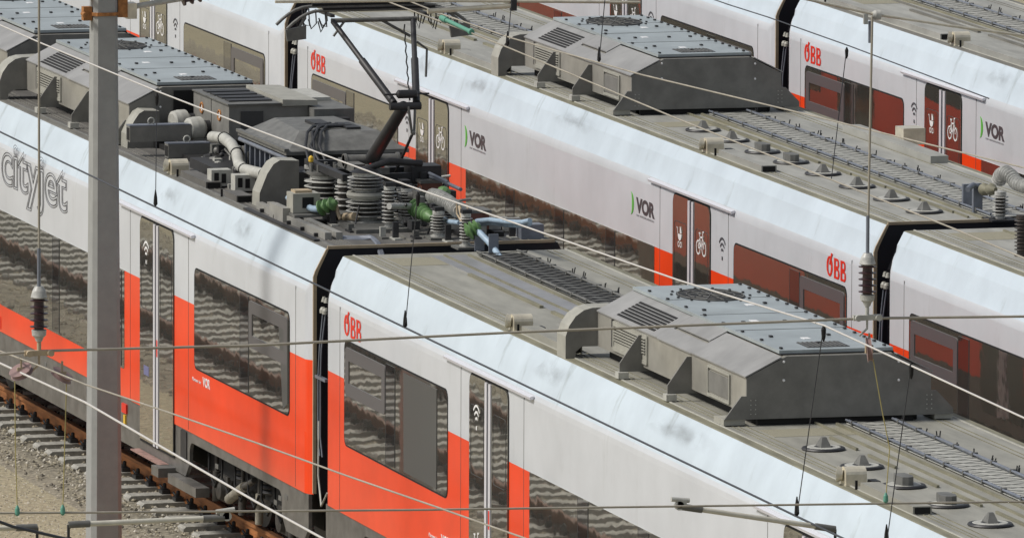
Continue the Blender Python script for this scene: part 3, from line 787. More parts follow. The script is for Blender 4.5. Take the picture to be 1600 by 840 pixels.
carE = mid_car('train_car', (-.68, 6.16, 0), 23.39, 'white car at the right edge, next in the second train after the black gap', hv=(8.16, 12.88), domes=(), pods=(5.87,), trays=((2.6, 7.9, 1.42, 1.9),), ducts=(), main='roofC')
carC = mid_car('train_car', (-48.72, 6.16, 0), 23.39, 'car of the second train seen behind the mast at the top left', hv=(8.16, 12.88), domes=DD, pods=(5.87, 16.6), trays=((13.0, 23.2, 1.38, 1.82),), main='roofC')
carF = mid_car('train_car', (-48.14, 12.26, 0), 23.39, 'farthest white car at the top edge, red reflections in its windows', hv=(8.16, 12.88), domes=DD, pods=(5.87, 16.6), main='roofC', edge='oliveD')
carG = mid_car('train_car', (-24.15, 12.26, 0), 23.39, logos=(.78,), label= 'white car of the third train at upper right, red mirrored in its windows and doors', hv=(11.5, 16.3), domes=(), pods=(5.9,), trays=((.4, 11.2, 1.38, 1.82),), ducts=((.8, 5.3), (6.2, 8.7)), main='roofC', edge='oliveD')
bellows(carD, 23.39, 23.98); bellows(carC, 23.39, 24.06); bellows(carF, 23.39, 23.99)
# far-side ventilator of the second train
pf = MB().box(16.2, 16.5, 2.55, 2.80, ZR+.02, ZR+.20); pf.build('roof_ventilator', 'beige', carD)
MB().prism([(15.0, 2.32), (18.2, 2.32), (18.2, 2.52), (15.0, 2.52)], 'z', ZR+.01, ZR+.09).build('roof_duct', 'roofC', carD)

# ---------------- the end car of the nearest train, with all its roof gear
AX = -21.15
carA = empty('train_car', (AX, 0, 0), 'nearest train car at left with cityjet lettering and the raised pantograph', 'train car')
LA = 20.5
build_body(carA, LA); roof(carA, LA, 'roofA', 'oliveD')
X = lambda v: v-AX
window_end(carA, X(-5.33), X(-1.40), 'r')
MB().prism([(X(-1.62), 1.72), (X(-1.43), 1.80), (X(-1.43), 2.66), (X(-1.80), 2.60)], 'y', -.0135, -.0065).build('window_curtain', 'blind', carA)
door(carA, X(-7.70), X(-6.21), marks=(('wifi', 0, 2.66),))
window_low(carA, X(-14.23), X(-8.40), pane=2.55, mul=.30)
text('lettering', 'cityjet', X(-14.10), X(-11.05), 2.52, 3.13, -.004, 'outline', carA, bold=.0, outline=.0075)
text('lettering', 'cityjet', X(-14.14), X(-11.01), 2.49, 3.16, -.004, 'outline', carA, bold=.035, outline=.0055)
text('lettering', 'VOR', X(-4.98), X(-4.68), 1.53, 1.63, -.003, 'wht', carA, bold=.018)
text('small_lettering', 'Partner im', X(-5.42), X(-5.07), 1.54, 1.575, -.003, 'wht', carA)
skirt(carA, LA, [(1.5, 5.3), (X(-5.60), X(-1.75))]); bogie(carA, X(-3.75)); bogie(carA, 3.4)
body_seams(carA, LA, (X(-1.15), X(-5.6), X(-8.15), X(-14.6)))
far_side(carA, [(X(-5.33), X(-1.4), 1.69, 2.73), (X(-14.23), X(-8.4), 1.28, 2.34)], [(X(-7.7), X(-6.21))])
seal(carA, LA); bellows(carA, LA, LA+.62)
pod(carA, X(-7.44))
hvac(carA, X(-15.38), X(-10.25)); hvac(carA, X(-21.0), X(-16.0))
# step, emergency handle, marks low on the body
st = MB().box(X(-7.75), X(-6.45), -.10, .0, .49, .505, 0).box(X(-6.5), X(-6.2), -.18, .05, .40, .50, 1).box(X(-6.1), X(-4.9), -.10, .05, .36, .46, 1).build('door_step', ['pink', 'skirt'], carA)
b = MB().box(X(-8.52), X(-8.32), -.008, .014, .80, .90, 0).build('red_box', 'logo', carA)
MB().box(X(-8.75), X(-8.68), -.006, .014, .86, 1.0).box(X(-8.45), X(-8.37), -.006, .014, .66, .78).build('yellow_mark', 'yellow', carA)
MB().rrect(X(-5.95), X(-5.70), .62, .95, .0, .014, .02).build('access_flap', 'dark', carA)
MB().box(X(-14.35), X(-14.18), -.006, .014, 1.0, 1.14).build('red_box', 'logo', carA)

def LP(px, py, ax='Z', v=ZR+.01):
    q = at(px, py, ax, v); return Vector((q.x-AX, q.y, q.z))
def shed(name, c, r, H, n, par, topr=None, rim='ins', core='insd', base=True, d=(0, 0, 1), flange=True):
    """insulator with n sheds"""
    prof = []; ms = []
    h0 = .05 if base else 0
    if base: prof += [(r*.95, 0), (r*.95, .02), (r*.6, .02), (r*.6, h0)]; ms += [0]*4
    k = (H-h0-.04)/n
    for i in range(n):
        z = h0+k*i
        prof += [(r*.60, z+k*.15), (r*.98, z+k*.42), (r, z+k*.52), (r*.97, z+k*.60), (r*.62, z+k*.66)]; ms += [1, 0, 0, 0, 1]
    prof += [(r*.6, H-.04), (r*.72, H-.04), (r*.72, H)]; ms += [0, 0, 0]
    o = MB().lathe(prof, c, d, 24, 0, ms[:len(prof)-1]).build(name, [rim, core], par)
    return o
# great round insulator with lugs
c1 = LP(507, 326); i1 = shed('round_insulator', c1, .215, .36, 5, carA)
b = MB().lathe([(.17, 0), (.19, .01), (.19, .035), (.05, .04)], c1+Vector((0, 0, .36)), n=24)
for i in range(9):
    t = 2*PI*i/9; b.lathe([(.02, 0), (.02, .085)], c1+Vector((.15*math.cos(t), .15*math.sin(t), .39)), n=8)
b.build('cap_ring', 'grey', i1)
c2 = LP(571, 351); i2 = shed('insulator_stack', c2+Vector((0, 0, .03)), .205, .27, 4, carA)
i2b = shed('insulator_stack', c2+Vector((0, 0, .32)), .19, .23, 4, carA)
MB().lathe([(.19, 0), (.2, .03), (.19, .06)], c2+Vector((0, 0, .285)), n=24).build('middle_band', 'cowl', i2)
MB().box(c2.x-1.3, c2.x+.75, c2.y-.30, c2.y+.28, ZR+.012, ZR+.05).build('mounting_plate', 'grey', carA)
i2c = shed('insulator_stack', LP(543, 330), .14, .42, 8, carA)
b = MB().lathe([(.17, 0), (.05, .05)], c2+Vector((0, 0, .55)), n=12).tube([c2+Vector((0, 0, .58)), c2+Vector((.05, .25, .66)), c2+Vector((.0, .6, .62))], .035, 8)
b.build('busbar', 'dark', i2b)
for (px, py, r, H, n) in ((608, 360, .078, .44, 9), (636, 351, .095, .36, 9), (623, 345, .08, .34, 8), (685, 373, .085, .27, 6), (728, 388, .07, .34, 8), (654, 330, .07, .30, 6)):
    q = LP(px, py); o = shed('post_insulator', q+Vector((0, 0, .02)), r, H, n, carA)
    MB().box(q.x-.14, q.x+.14, q.y-.12, q.y+.12, ZR+.012, ZR+.035).build('base_plate', 'grey', o)
    MB().box(q.x-.05, q.x+.05, q.y-.05, q.y+.05, ZR+.03+H, ZR+.07+H).build('terminal', 'dark', o)
MB().tube([LP(608, 322, 'Y', 1.15), LP(640, 322, 'Y', 1.42)], .035, 10).build('busbar', 'ins', carA)
# silicone cable ends
def sil(p0, p1, r, n=5, m='green', par=carA):
    p0, p1 = Vector(p0), Vector(p1); L_ = (p1-p0).length; prof = [(r*.35, 0)]
    for i in range(n):
        z = L_*(.08+.84*i/n); k = L_*.84/n; prof += [(r*.55, z), (r*(1-.07*i), z+k*.35), (r*(1-.07*i), z+k*.55), (r*.55, z+k*.8)]
    prof += [(r*.3, L_)]
    return MB().lathe(prof, p0, p1-p0, 16).build('cable_end', m, par)
sil(LP(496, 327, 'Y', .62), LP(526, 316, 'Y', .78), .085, 3)
sil(LP(647, 322, 'Y', 1.5), LP(675, 341, 'Y', 1.55), .10, 6)
sil(LP(728, 364, 'Y', 1.5), LP(750, 352, 'Y', 1.65), .095, 3)
sil(LP(695, 296, 'Y', 1.7), LP(690, 310, 'Y', 1.7), .07, 2)
MB().tube([LP(478, 322, 'Y', .55), LP(488, 326, 'Y', .58), LP(499, 327, 'Y', .62)], .035, 8).tube([LP(450, 309, 'Y', .5), LP(455, 312, 'Y', .5)], .03, 8).build('pale_cable', 'bluec', carA)
MB().tube([LP(524, 314, 'Y', .78), LP(527, 330, 'Y', .8), LP(532, 342, 'Y', .82)], .02, 8).tube([LP(530, 340, 'Y', .9), LP(555, 338, 'Y', .95)], .045, 10).build('clamp_arm', 'seal', carA)
# ribbed grey cable bow over the insulators
pts = [LP(*q, 'Y', 1.62) for q in ((676, 306), (686, 308), (697, 314), (708, 322), (716, 329))]
b = MB()
for i in range(len(pts)-1):
    for k in range(4):
        q = pts[i].lerp(pts[i+1], k/4); b.lathe([(.05, 0), (.082, .012), (.082, .022), (.05, .034)], q, pts[i+1]-pts[i], 14)
b.tube(pts, .05, 10); b.build('ribbed_arrester', 'ins', carA)
b = MB().tube([LP(*q, 'Y', 1.6) for q in ((714, 318), (714, 334), (720, 344), (726, 346), (733, 336), (730, 320))], .012, 6)
b.tube([LP(*q, 'Y', 1.6) for q in ((718, 322), (722, 340), (730, 352))], .02, 6); b.build('clamp', 'seal', carA)
for q in ((672, 300, 1.9, .22), (745, 343, 2.0, .17)):
    c = LP(q[0], q[1], 'Y', q[2]); MB().box(c.x-.15, c.x+.15, c.y-.13, c.y+.09, c.z-q[3]*.5, c.z+q[3]*.5, 0).box(c.x-.17, c.x+.17, c.y-.15, c.y+.11, c.z+q[3]*.5, c.z+q[3]*.5+.03, 1).build('red_brown_box', ['copper', 'grey'], carA)
b = MB()
for dy, dz in ((0, 0), (.08, .02), (-.06, .03)):
    b.tube([LP(*q, 'Y', 1.95+dy)+Vector((0, 0, dz)) for q in ((745, 350), (765, 348), (790, 351), (815, 352), (828, 349))], .026, 8)
b.tube([LP(*q, 'Y', 1.6) for q in ((690, 340), (700, 346), (718, 348))], .025, 8)
b.build('pale_cable', 'bluec', carA)
p1 = LP(748, 362, 'Y', 1.62)
MB().tube([p1, LP(762, 376, 'Y', 1.66), LP(772, 388, 'Y', 1.7), LP(780, 400, 'Y', 1.7), LP(792, 416, 'Y', 1.72)], .032, 10).build('pale_cable', 'bluec', carA)
for px, py in ((748, 392), (770, 398)):
    q = LP(px, py); MB().box(q.x-.02, q.x+.0, q.y-.04, q.y+.06, ZR+.01, ZR+.22).build('cable_post', 'steelblue', carA)
q = LP(828, 372); MB().box(q.x-.1, q.x+.1, q.y-.12, q.y+.12, ZR+.01, ZR+.16).build('junction_box', 'steelblue', carA)
b = MB()
for px, py in ((715, 365), (770, 365), (780, 357), (800, 358), (700, 360)):
    q = LP(px, py); b.box(q.x-.25, q.x+.25, q.y-.05, q.y+.05, ZR+.01, ZR+.06, 0).box(q.x-.03, q.x+.03, q.y-.08, q.y+.08, ZR+.06, ZR+.13, 1)
b.build('cable_cleat', ['dark', 'lgrey'], carA)
# beige box with its frame, trunking and cable bundle
q = LP(473, 348)
MB().box(q.x-.20, q.x+.06, q.y-.12, q.y+.17, ZR+.12, ZR+.32, 0).box(q.x-.30, q.x+.2, q.y-.14, q.y+.50, ZR+.09, ZR+.115, 1).box(q.x+.06, q.x+.066, q.y-.02, q.y+.10, ZR+.17, ZR+.28, 2).box(q.x-.18, q.x+.0, q.y-.08, q.y+.10, ZR+.32, ZR+.345, 3).build('terminal_box', ['cowl', 'grey', 'black', 'seal'], carA)
b = MB()
for y in (0, .09): b.box(q.x-1.3, q.x+1.5, q.y-.16+y*1.3, q.y-.09+y*1.3, ZR+.012, ZR+.085, 0)
for i in range(5): b.box(q.x-1.0+.55*i, q.x-.97+.55*i, q.y-.20, q.y+.06, ZR+.012, ZR+.05, 1)
b.box(q.x-.6, q.x-.05, q.y-.20, q.y-.12, ZR+.01, ZR+.16, 0)
b.box(q.x-1.3, q.x+1.6, q.y-.30, q.y-.24, ZR+.012, ZR+.03, 1)
b.build('trunking', ['trunk', 'dark'], carA)
b = MB()
for k in range(4):
    b.tube([LP(527+2*k, 370+1.2*k), LP(560+2*k, 371+1.2*k), LP(578+2*k, 372+.8*k)+Vector((0, 0, .02)), LP(588+1.5*k, 380), LP(589+1.5*k, 388)+Vector((.2, 0, -.1))], .018, 6)
b.build('cable_bundle', 'steelblue', carA)
# humps (rounded end covers)
def hump(px, py, w_, H, dark='hvend'):
    q = LP(px, py); x = q.x; y = q.y
    pf = [(y, ZR), (y+.005, ZR+.16), (y+w_*.20, ZR+H*.72), (y+w_*.36, ZR+H*.92), (y+w_*.52, ZR+H), (y+w_, ZR+H*.98), (y+w_, ZR)]
    o = MB().prism(pf, 'x', x-.30, x, 1, 0).build('end_cowl', ['cowl', dark], carA); return o, x, y
h2, hx, hy = hump(405, 324, .43, .50)
MB().box(hx-.6, hx-.05, hy+.43, hy+.62, ZR+.2, ZR+.36).build('side_box', 'dark', h2)
h1, hx1, hy1 = hump(199, 232, .36, .42)
# lifting beams
def beam(x, y, L_, z0, z1, wd):
    o = MB().box(x-wd, x, y, y+L_, z0, z1).build('box_beam', 'hvend', carA)
    MB().box(x-wd, x, y-.004, y+L_, z1, z1+.012).build('beam_top', 'steelblue', o)
    MB().box(x-wd+.03, x-.02, y-.006, y+.0, z0+.02, z1-.02).build('open_end', 'black', o)
    MB().tube([(x-wd/2, y+L_*.38+.035*math.cos(2*PI*i/12), z1+.045+.035*math.sin(2*PI*i/12)) for i in range(13)], .009, 5, caps=False).build('lifting_eye', 'lgrey', o)
    return o
q = at(203, 218, 'Z', ZR+.20); beam(q.x-AX, q.y+.0, .68, ZR+.17, ZR+.34, .16)
q = at(263, 246, 'Z', ZR+.03); beam(q.x-AX, q.y, .60, ZR+.02, ZR+.17, .16)
# motor drums
for px, py in ((281, 190), (305, 201)):
    q = LP(px, py, 'Y', 1.0); o = MB().lathe([(.09, -.10), (.118, -.085), (.13, -.02), (.13, .06), (.10, .08), (.08, .11)], q, (-.25, 1, 0), 20).build('motor_drum', 'lgrey', carA)
    MB().lathe([(.085, .10), (.085, .36), (.05, .38)], q, (-.25, 1, 0), 16).build('motor_body', 'dark', o)
    MB().box(q.x-.10, q.x+.10, q.y-.05, q.y+.3, q.z-.22, q.z-.10).build('motor_foot', 'hvend', o)
# black well behind the first unit and the cabinet
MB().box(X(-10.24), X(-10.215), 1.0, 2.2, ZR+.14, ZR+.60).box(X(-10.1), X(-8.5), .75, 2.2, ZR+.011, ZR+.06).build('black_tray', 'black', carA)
q0 = at(302, 146, 'Z', ZR+.66); cx = X(-9.9)
cb = MB().box(X(-10.0), X(-8.45), 1.17, 2.05, ZR+.25, ZR+.62).build('cabinet', 'hvend', carA)
MB().box(X(-10.0), X(-8.42), 1.15, 1.75, ZR+.62, ZR+.635).build('cabinet_top', 'grey', cb)
MB().prism([(1.76, ZR+.60), (2.15, ZR+.60), (2.15, ZR+.655), (1.76, ZR+.67)], 'x', X(-10.0), X(-8.42)).build('cabinet_cover', 'cowl', cb)
MB().box(X(-10.1), X(-8.2), 2.055, 2.5, ZR+.2, ZR+.58, 0).box(X(-9.9), X(-9.0), 2.2, 2.45, ZR+.58, ZR+.62, 1).box(X(-8.2), X(-8.0), 2.1, 2.4, ZR+.25, ZR+.5, 2).build('cabinet_rear', ['grey', 'lgrey', 'dark'], cb)
b = MB(); c = MB()
for i, xx in enumerate((-9.62, -8.85)):
    b.tube([(X(xx)+.06*math.cos(2*PI*k/16), 1.165, ZR+.47+.055*math.sin(2*PI*k/16)) for k in range(17)], .012, 5, caps=False)
    c.box(X(xx)-.018, X(xx)+.018, 1.163, 1.17, ZR+.44, ZR+.50)
b.build('warning_ring', 'orange', cb); c.build('warning_mark', 'wht', cb)
MB().box(X(-9.22), X(-9.21), 1.165, 1.172, ZR+.26, ZR+.62).box(X(-8.445), X(-8.44), 1.3, 1.55, ZR+.32, ZR+.55).build('cabinet_joint', 'seam', cb)
b = MB()
for i in range(4): b.box(X(-9.8)+.32*i, X(-9.6)+.32*i, 1.22, 1.70, ZR+.636, ZR+.65)
b.build('cabinet_rib', 'dark', cb)
# air pipe
pp = [LP(*q, 'Y', y) for q, y in (((332, 214), .95), ((350, 216), .92), ((362, 226), .88), ((370, 240), .84), ((374, 258), .78), ((382, 265), .74), ((398, 269), .70), ((412, 272), .68))]
o = MB().tube(pp, .062, 14).build('air_pipe', 'lgrey', carA)
b = MB()
for i in (1, 3, 5): b.lathe([(.07, -.012), (.07, .012)], pp[i], pp[i]-pp[i-1], 16)
b.build('pipe_collar', 'dark', o)
# small machine parts between drums and pipe
rnd = random.Random(11)
b = MB()
for i in range(46):
    px = rnd.uniform(312, 372); py = rnd.uniform(218, 292); y = .55+ (292-py)/75*.55
    c = LP(px, py, 'Y', y)
    if c.z < ZR+.03 or c.z > ZR+.36: continue
    s_ = rnd.uniform(.02, .055); k = rnd.random()
    if k < .4: b.box(c.x-s_, c.x+s_, c.y-s_, c.y+s_, c.z-s_, c.z+s_, rnd.randrange(3))
    elif k < .7: b.lathe([(s_*.6, -s_), (s_, -s_*.6), (s_, s_*.6), (s_*.6, s_)], c, (rnd.random(), rnd.uniform(-1, 1), rnd.random()), 10, rnd.randrange(3))
    else: b.tube([c, c+Vector((rnd.uniform(-.1, .1), rnd.uniform(-.1, .1), rnd.uniform(-.05, .1))), c+Vector((rnd.uniform(-.2, .2), rnd.uniform(-.2, .2), rnd.uniform(-.12, .0)))], .012, 6, rnd.randrange(3))
b.box(X(-8.0), X(-6.6), .62, 1.35, ZR+.01, ZR+.12, 1)
b.build('compressor_fitting', ['grey', 'dark', 'lgrey'], carA)
for px, py in ((340, 292), (377, 300)):
    q = LP(px, py); o = MB().box(q.x-.09, q.x+.09, q.y-.09, q.y+.13, ZR+.03, ZR+.20).build('valve_block', 'lgrey', carA)
    MB().box(q.x+.09, q.x+.094, q.y-.06, q.y-.01, ZR+.07, ZR+.17).box(q.x+.09, q.x+.094, q.y+.02, q.y+.07, ZR+.06, ZR+.16).build('valve_slot', 'black', o)
MB().prism([(-.25, ZR+.01), (.25, ZR+.01), (.20, ZR+.30), (-.05, ZR+.34)], 'y', .95, 1.0).build('guard_plate', 'hvend', carA).location = (X(-7.0), 0, 0)
duct(carA, X(-7.1), X(-6.0), m='roofA'); duct(carA, X(-5.2), X(-4.7), m='roofA')
q = LP(222, 226); MB().box(q.x-.12, q.x+.1, q.y-.1, q.y+.10, ZR+.01, ZR+.08, 0).lathe([(.05, 0), (.05, .1), (.02, .14)], (q.x, q.y-.02, ZR+.08), n=12, m=1).box(q.x+.15, q.x+.4, q.y+.05, q.y+.25, ZR+.01, ZR+.09, 2).build('valve_block', ['grey', 'seal', 'black'], carA)
# transformer with ribbed side and hipped cover
T = MB().box(X(-6.95), X(-5.05), .98, 2.20, ZR+.02, ZR+.46).build('transformer', 'dark', carA)
MB().box(X(-7.02), X(-4.98), .90, 2.24, ZR+.46, ZR+.50, 0).box(X(-7.02), X(-4.98), .88, .93, ZR+.50, ZR+.53, 0).build('cover_rim', 'grey', T)
z0, z1 = ZR+.50, ZR+.66
vs = [(X(-6.98), .93, z0), (X(-5.0), .93, z0), (X(-5.0), 2.2, z0), (X(-6.98), 2.2, z0), (X(-6.8), 1.25, z1), (X(-5.5), 1.18, z1), (X(-5.35), 2.0, z1), (X(-6.8), 1.9, z1)]
MB().add(vs, [(0, 1, 5, 4), (1, 2, 6, 5), (2, 3, 7, 6), (3, 0, 4, 7), (4, 5, 6, 7)]).build('hipped_cover', 'grey', T)
b = MB()
for i in range(9): b.box(X(-6.85)+.21*i, X(-6.81)+.21*i, .93, .985, ZR+.05, ZR+.44)
b.tube([(X(-7.0), .92, ZR+.42), (X(-5.0), .92, ZR+.42)], .025, 8)
b.build('cooling_rib', 'steelblue', T)
T2_ = MB().box(X(-4.95), X(-4.35), 1.55, 2.20, ZR+.36, ZR+.42, 0).box(X(-4.95), X(-4.4), 1.60, 2.15, ZR+.02, ZR+.36, 1).build('resistor_box', ['grey', 'dark'], carA)
b = MB()
for k in range(4):
    y = 1.15+.05*k; w0 = .05*math.sin(k*2.1)
    b.tube([(X(-6.0)+.1*k, y+.5, z1+.015), (X(-5.6), y+.2+w0, z1+.03), (X(-5.25), y+.05, z1+.01), (X(-4.95), y-.05+w0, z1-.10), (X(-4.6)+.05*k, y-.1, ZR+.42), (X(-4.4), y-.05, ZR+.30)], .017, 6)
b.box(X(-6.3), X(-5.9), 1.45, 1.62, z1-.02, z1+.03).box(X(-6.0), X(-5.5), 1.7, 1.85, z1-.03, z1+.025)
for k in range(3): b.tube([(X(-5.1), .95+.03*k, ZR+.44), (X(-4.9), .9+.03*k, ZR+.35), (X(-4.75)+.05*k, .92, ZR+.10)], .014, 6)
b.build('black_hose', 'dark', carA)
MB().lathe([(.02, 0), (.028, .01), (.028, .05), (.01, .07)], c1+Vector((-.1, -.12, .48)), n=8).build('yellow_cap', 'yellow', carA)
b = MB(); rnd = random.Random(5)
for i in range(70):      # bus fittings round the arm foot
    px = rnd.uniform(575, 705); py = rnd.uniform(268, 300)+(px-575)*.22; y = rnd.uniform(1.3, 2.3)
    c = LP(px, py, 'Y', y)
    if c.z < ZR+.02 or c.z > ZR+.42: c.z = ZR+rnd.uniform(.05, .3)
    if not (X(-5) < c.x < X(-1.2)): continue
    s_ = rnd.uniform(.015, .05); k = rnd.random()
    if k < .4: b.box(c.x-s_*2, c.x+s_*2, c.y-s_, c.y+s_, c.z-s_, c.z+s_, rnd.randrange(3))
    elif k < .7: b.lathe([(s_*.6, -s_), (s_, -s_*.6), (s_, s_*.6), (s_*.6, s_)], c, (rnd.random(), rnd.uniform(-1, 1), rnd.random()), 8, rnd.randrange(3))
    else: b.tube([c, c+Vector((rnd.uniform(-.15, .15), rnd.uniform(-.15, .15), rnd.uniform(-.05, .1))), c+Vector((rnd.uniform(-.3, .3), rnd.uniform(-.2, .2), rnd.uniform(-.15, .0)))], .012, 6, rnd.randrange(3))
b.build('bus_fitting', ['dark', 'grey', 'dark'], carA)

# busier cluster: hoses, brackets, extra posts between the arm and the car end
rnd = random.Random(21); b = MB()
for i in range(26):
    px = rnd.uniform(560, 720); py = rnd.uniform(285, 350); y = rnd.uniform(1.2, 2.2)
    c = LP(px, py); c.z = ZR+.03
    e = c+Vector((rnd.uniform(-.9, .9), rnd.uniform(-.45, .45), 0)); m_ = c.lerp(e, .5)+Vector((0, rnd.uniform(-.12, .12), rnd.uniform(.08, .32)))
    if e.x > X(-.8) or not (.3 < e.y < 2.5): continue
    b.tube([c, c.lerp(m_, .5)+Vector((0, 0, .06)), m_, m_.lerp(e, .5)+Vector((0, 0, .05)), e], rnd.choice((.010, .014, .018)), 6)
b.build('black_hose', 'dark', carA)
b = MB()
for px, py, k in ((640, 300, 0), (655, 312, 1), (662, 352, 2), (700, 345, 0), (708, 352, 1), (738, 372, 2), (755, 368, 0), (700, 378, 1), (650, 372, 2), (598, 372, 0), (800, 372, 1), (790, 362, 0), (812, 366, 2), (676, 356, 0), (520, 352, 1), (548, 362, 2), (618, 374, 1)):
    q = LP(px, py); h_ = (.10, .16, .06)[k]
    b.box(q.x-.10, q.x+.10, q.y-.035, q.y+.035, ZR+.011, ZR+.03, k).box(q.x-.02, q.x+.02, q.y-.03, q.y+.03, ZR+.031, ZR+.03+h_, (k+1) % 3)
b.build('small_bracket', ['grey', 'lgrey', 'dark'], carA)
for px, py, r, H, n in ((655, 352, .06, .22, 5), (700, 352, .055, .24, 5), (590, 336, .07, .36, 7), (668, 318, .06, .26, 6)):
    q = LP(px, py); o = shed('post_insulator', q, r, H, n, carA)
    MB().tube([q+Vector((0, 0, H)), q+Vector((.1, .22, H+.04))], .014, 6).build('terminal', 'lgrey', o)
b = MB()
for (a1, c1_) in (((640, 262), (700, 285)), ((650, 270), (720, 296)), ((600, 300), (668, 316))):
    b.tube([LP(*a1, 'Y', 1.9), LP((a1[0]+c1_[0])/2, (a1[1]+c1_[1])/2-3, 'Y', 1.9), LP(*c1_, 'Y', 1.9)], .02, 8)
b.build('busbar', 'steelblue', carA)

# ---------------- pantograph (part of the car)
YP = 1.41
foot = LP(580, 250, 'Y', YP); knee = LP(631, 166, 'Y', YP); head = LP(583, 25, 'Y', YP)
pan = MB().tube([foot, knee], .075, 16, 0, r1=.058).build('pantograph', 'dark', carA)
MB().tube([foot+Vector((0, -.30, 0)), foot+Vector((0, .30, 0))], .062, 16, 0).lathe([(.075, 0), (.075, .03)], foot+Vector((0, -.30, 0)), (0, 1, 0), 14).lathe([(.075, 0), (.075, .03)], foot+Vector((0, .27, 0)), (0, 1, 0), 14).build('pivot_tube', 'grey', pan)
b = MB()
for dy in (-.42, .42): b.box(foot.x-1.0, foot.x+.55, YP+dy-.035, YP+dy+.035, foot.z-.15, foot.z-.08)
for dx in (-.9, -.1, .45): b.box(foot.x+dx-.04, foot.x+dx+.04, YP-.45, YP+.45, foot.z-.16, foot.z-.09)
b.box(foot.x+.2, foot.x+.5, YP+.30, YP+.62, foot.z-.2, foot.z-.02)
b.build('base_frame', 'dark', pan)
MB().box(foot.x-.3, foot.x+.35, YP-.28, YP-.16, foot.z-.09, foot.z-.0).box(foot.x+.2, foot.x+.55, YP-.12, YP+.05, foot.z-.09, foot.z-.02).build('drive_box', 'grey', pan)
MB().box(foot.x+.3, foot.x+.52, YP-.10, YP+.0, foot.z-.07, foot.z-.0).build('red_tag', 'logo', pan)
for dx, dy in ((-.9, -.42), (-.9, .42), (.45, -.42), (.45, .42)):
    shed('post_insulator', (foot.x+dx, YP+dy, ZR+.01), .085, foot.z-.15-ZR, 5, pan)
MB().tube([knee+Vector((0, -.15, 0)), knee+Vector((0, .18, 0))], .040, 14).build('knee_tube', 'dark', pan)
MB().lathe([(.02, -.12), (.045, -.10), (.045, .09), (.02, .11)], knee+Vector((-.04, .05, .12)), (0, 1, 0), 12).tube([knee+Vector((-.04, -.2, .12)), knee+Vector((-.04, .28, .12))], .010, 6).build('knee_spring', 'dark', pan)
for s in (-1, 1):
    a = knee+Vector((-.02, .12*s+.02, .03)); t_ = head+Vector((0, .43*s, -.05)); m_ = a.lerp(t_, .52)
    MB().tube([a, m_], .040, 12).tube([m_, t_], .029, 12).build('upper_arm_tube', 'dark', pan)
MB().tube([knee+Vector((.03, .04, 0)), knee+Vector((.06, .07, -.27)), knee+Vector((.04, .10, -.27)), knee+Vector((.0, .12, 0))], .014, 8).lathe([(.028, -.02), (.028, .02)], knee+Vector((.05, .085, -.27)), (0, 1, 0), 10).build('linkage', 'grey', pan)
MB().tube([knee+Vector((.05, .085, -.27)), LP(612, 282, 'Y', YP+.2)], .016, 8).build('coupling_rod', 'dark', pan)
b = MB()   # cable clipped down the right-hand tube
a = knee+Vector((-.02, .10, .06)); t_ = head+Vector((0, .37, -.10))
b.tube([a.lerp(t_, i/14)+Vector((0, -.03-.012*(i % 2), 0)) for i in range(15)], .008, 5); b.build('arm_cable', 'black', pan)
# head: cross tube, two contact strips with horns
MB().tube([head+Vector((0, -.45, -.04)), head+Vector((0, .47, -.04))], .024, 12).tube([head+Vector((0, -.30, -.04)), head+Vector((.02, -.43, -.20))], .014, 6).tube([head+Vector((0, .08, -.04)), head+Vector((0, .40, -.22))], .016, 6).tube([head+Vector((0, .47, -.28)), head+Vector((0, .58, -.36)), head+Vector((0, .57, -.65))], .014, 6).build('head_tube', 'grey', pan)
for dx, m_ in ((-.22, 'grey'), (.22, 'grey')):
    pts = [head+Vector((dx, y, .09-(.0 if abs(y) < .62 else (abs(y)-.62)**2*1.4))) for y in [-.98+.07*i for i in range(29)]]
    o = MB().tube(pts, .017, 8).build('contact_strip_bow', m_, pan)
    b = MB().box(pts[0].x-.02, pts[0].x+.02, YP-.60, YP+.60, head.z+.095, head.z+.12); b.build('carbon_strip', 'black', o)
b = MB(); rnd = random.Random(8)
for s in (-1, 1):
    b.box(head.x-.26, head.x+.26, YP+s*.50-.02, YP+s*.50+.02, head.z+.02, head.z+.05)
    for k in range(7):
        y = YP+s*(.48+.045*k); xx = head.x+rnd.uniform(-.2, .2)
        b.tube([(xx, y, head.z+.08), (xx, y+.01, head.z-rnd.uniform(.02, .12)), (xx+.02, y+.05*s, head.z-rnd.uniform(.08, .16)), (xx+.02, y+.08*s, head.z-.02)], .008, 5)
b.build('head_suspension', 'dark', pan)
b = MB()
for s in (-1, 1):
    y = YP+s*.88
    b.add([(head.x+.2, y-.12, head.z-.10), (head.x+.2, y+.10, head.z-.06), (head.x+.2, y+.10, head.z-.20), (head.x+.2, y-.10, head.z-.22),
           (head.x+.24, y-.12, head.z-.10), (head.x+.24, y+.10, head.z-.06), (head.x+.24, y+.10, head.z-.20), (head.x+.24, y-.10, head.z-.22)],
          [(0, 1, 2, 3), (4, 5, 6, 7), (0, 1, 5, 4), (1, 2, 6, 5), (2, 3, 7, 6), (3, 0, 4, 7)])
    b.tube([(head.x+.22, y-.03*s, head.z-.08), (head.x+.22, y-.10*s, head.z+.05)], .014, 6)
b.build('wind_vane', 'grey', pan)

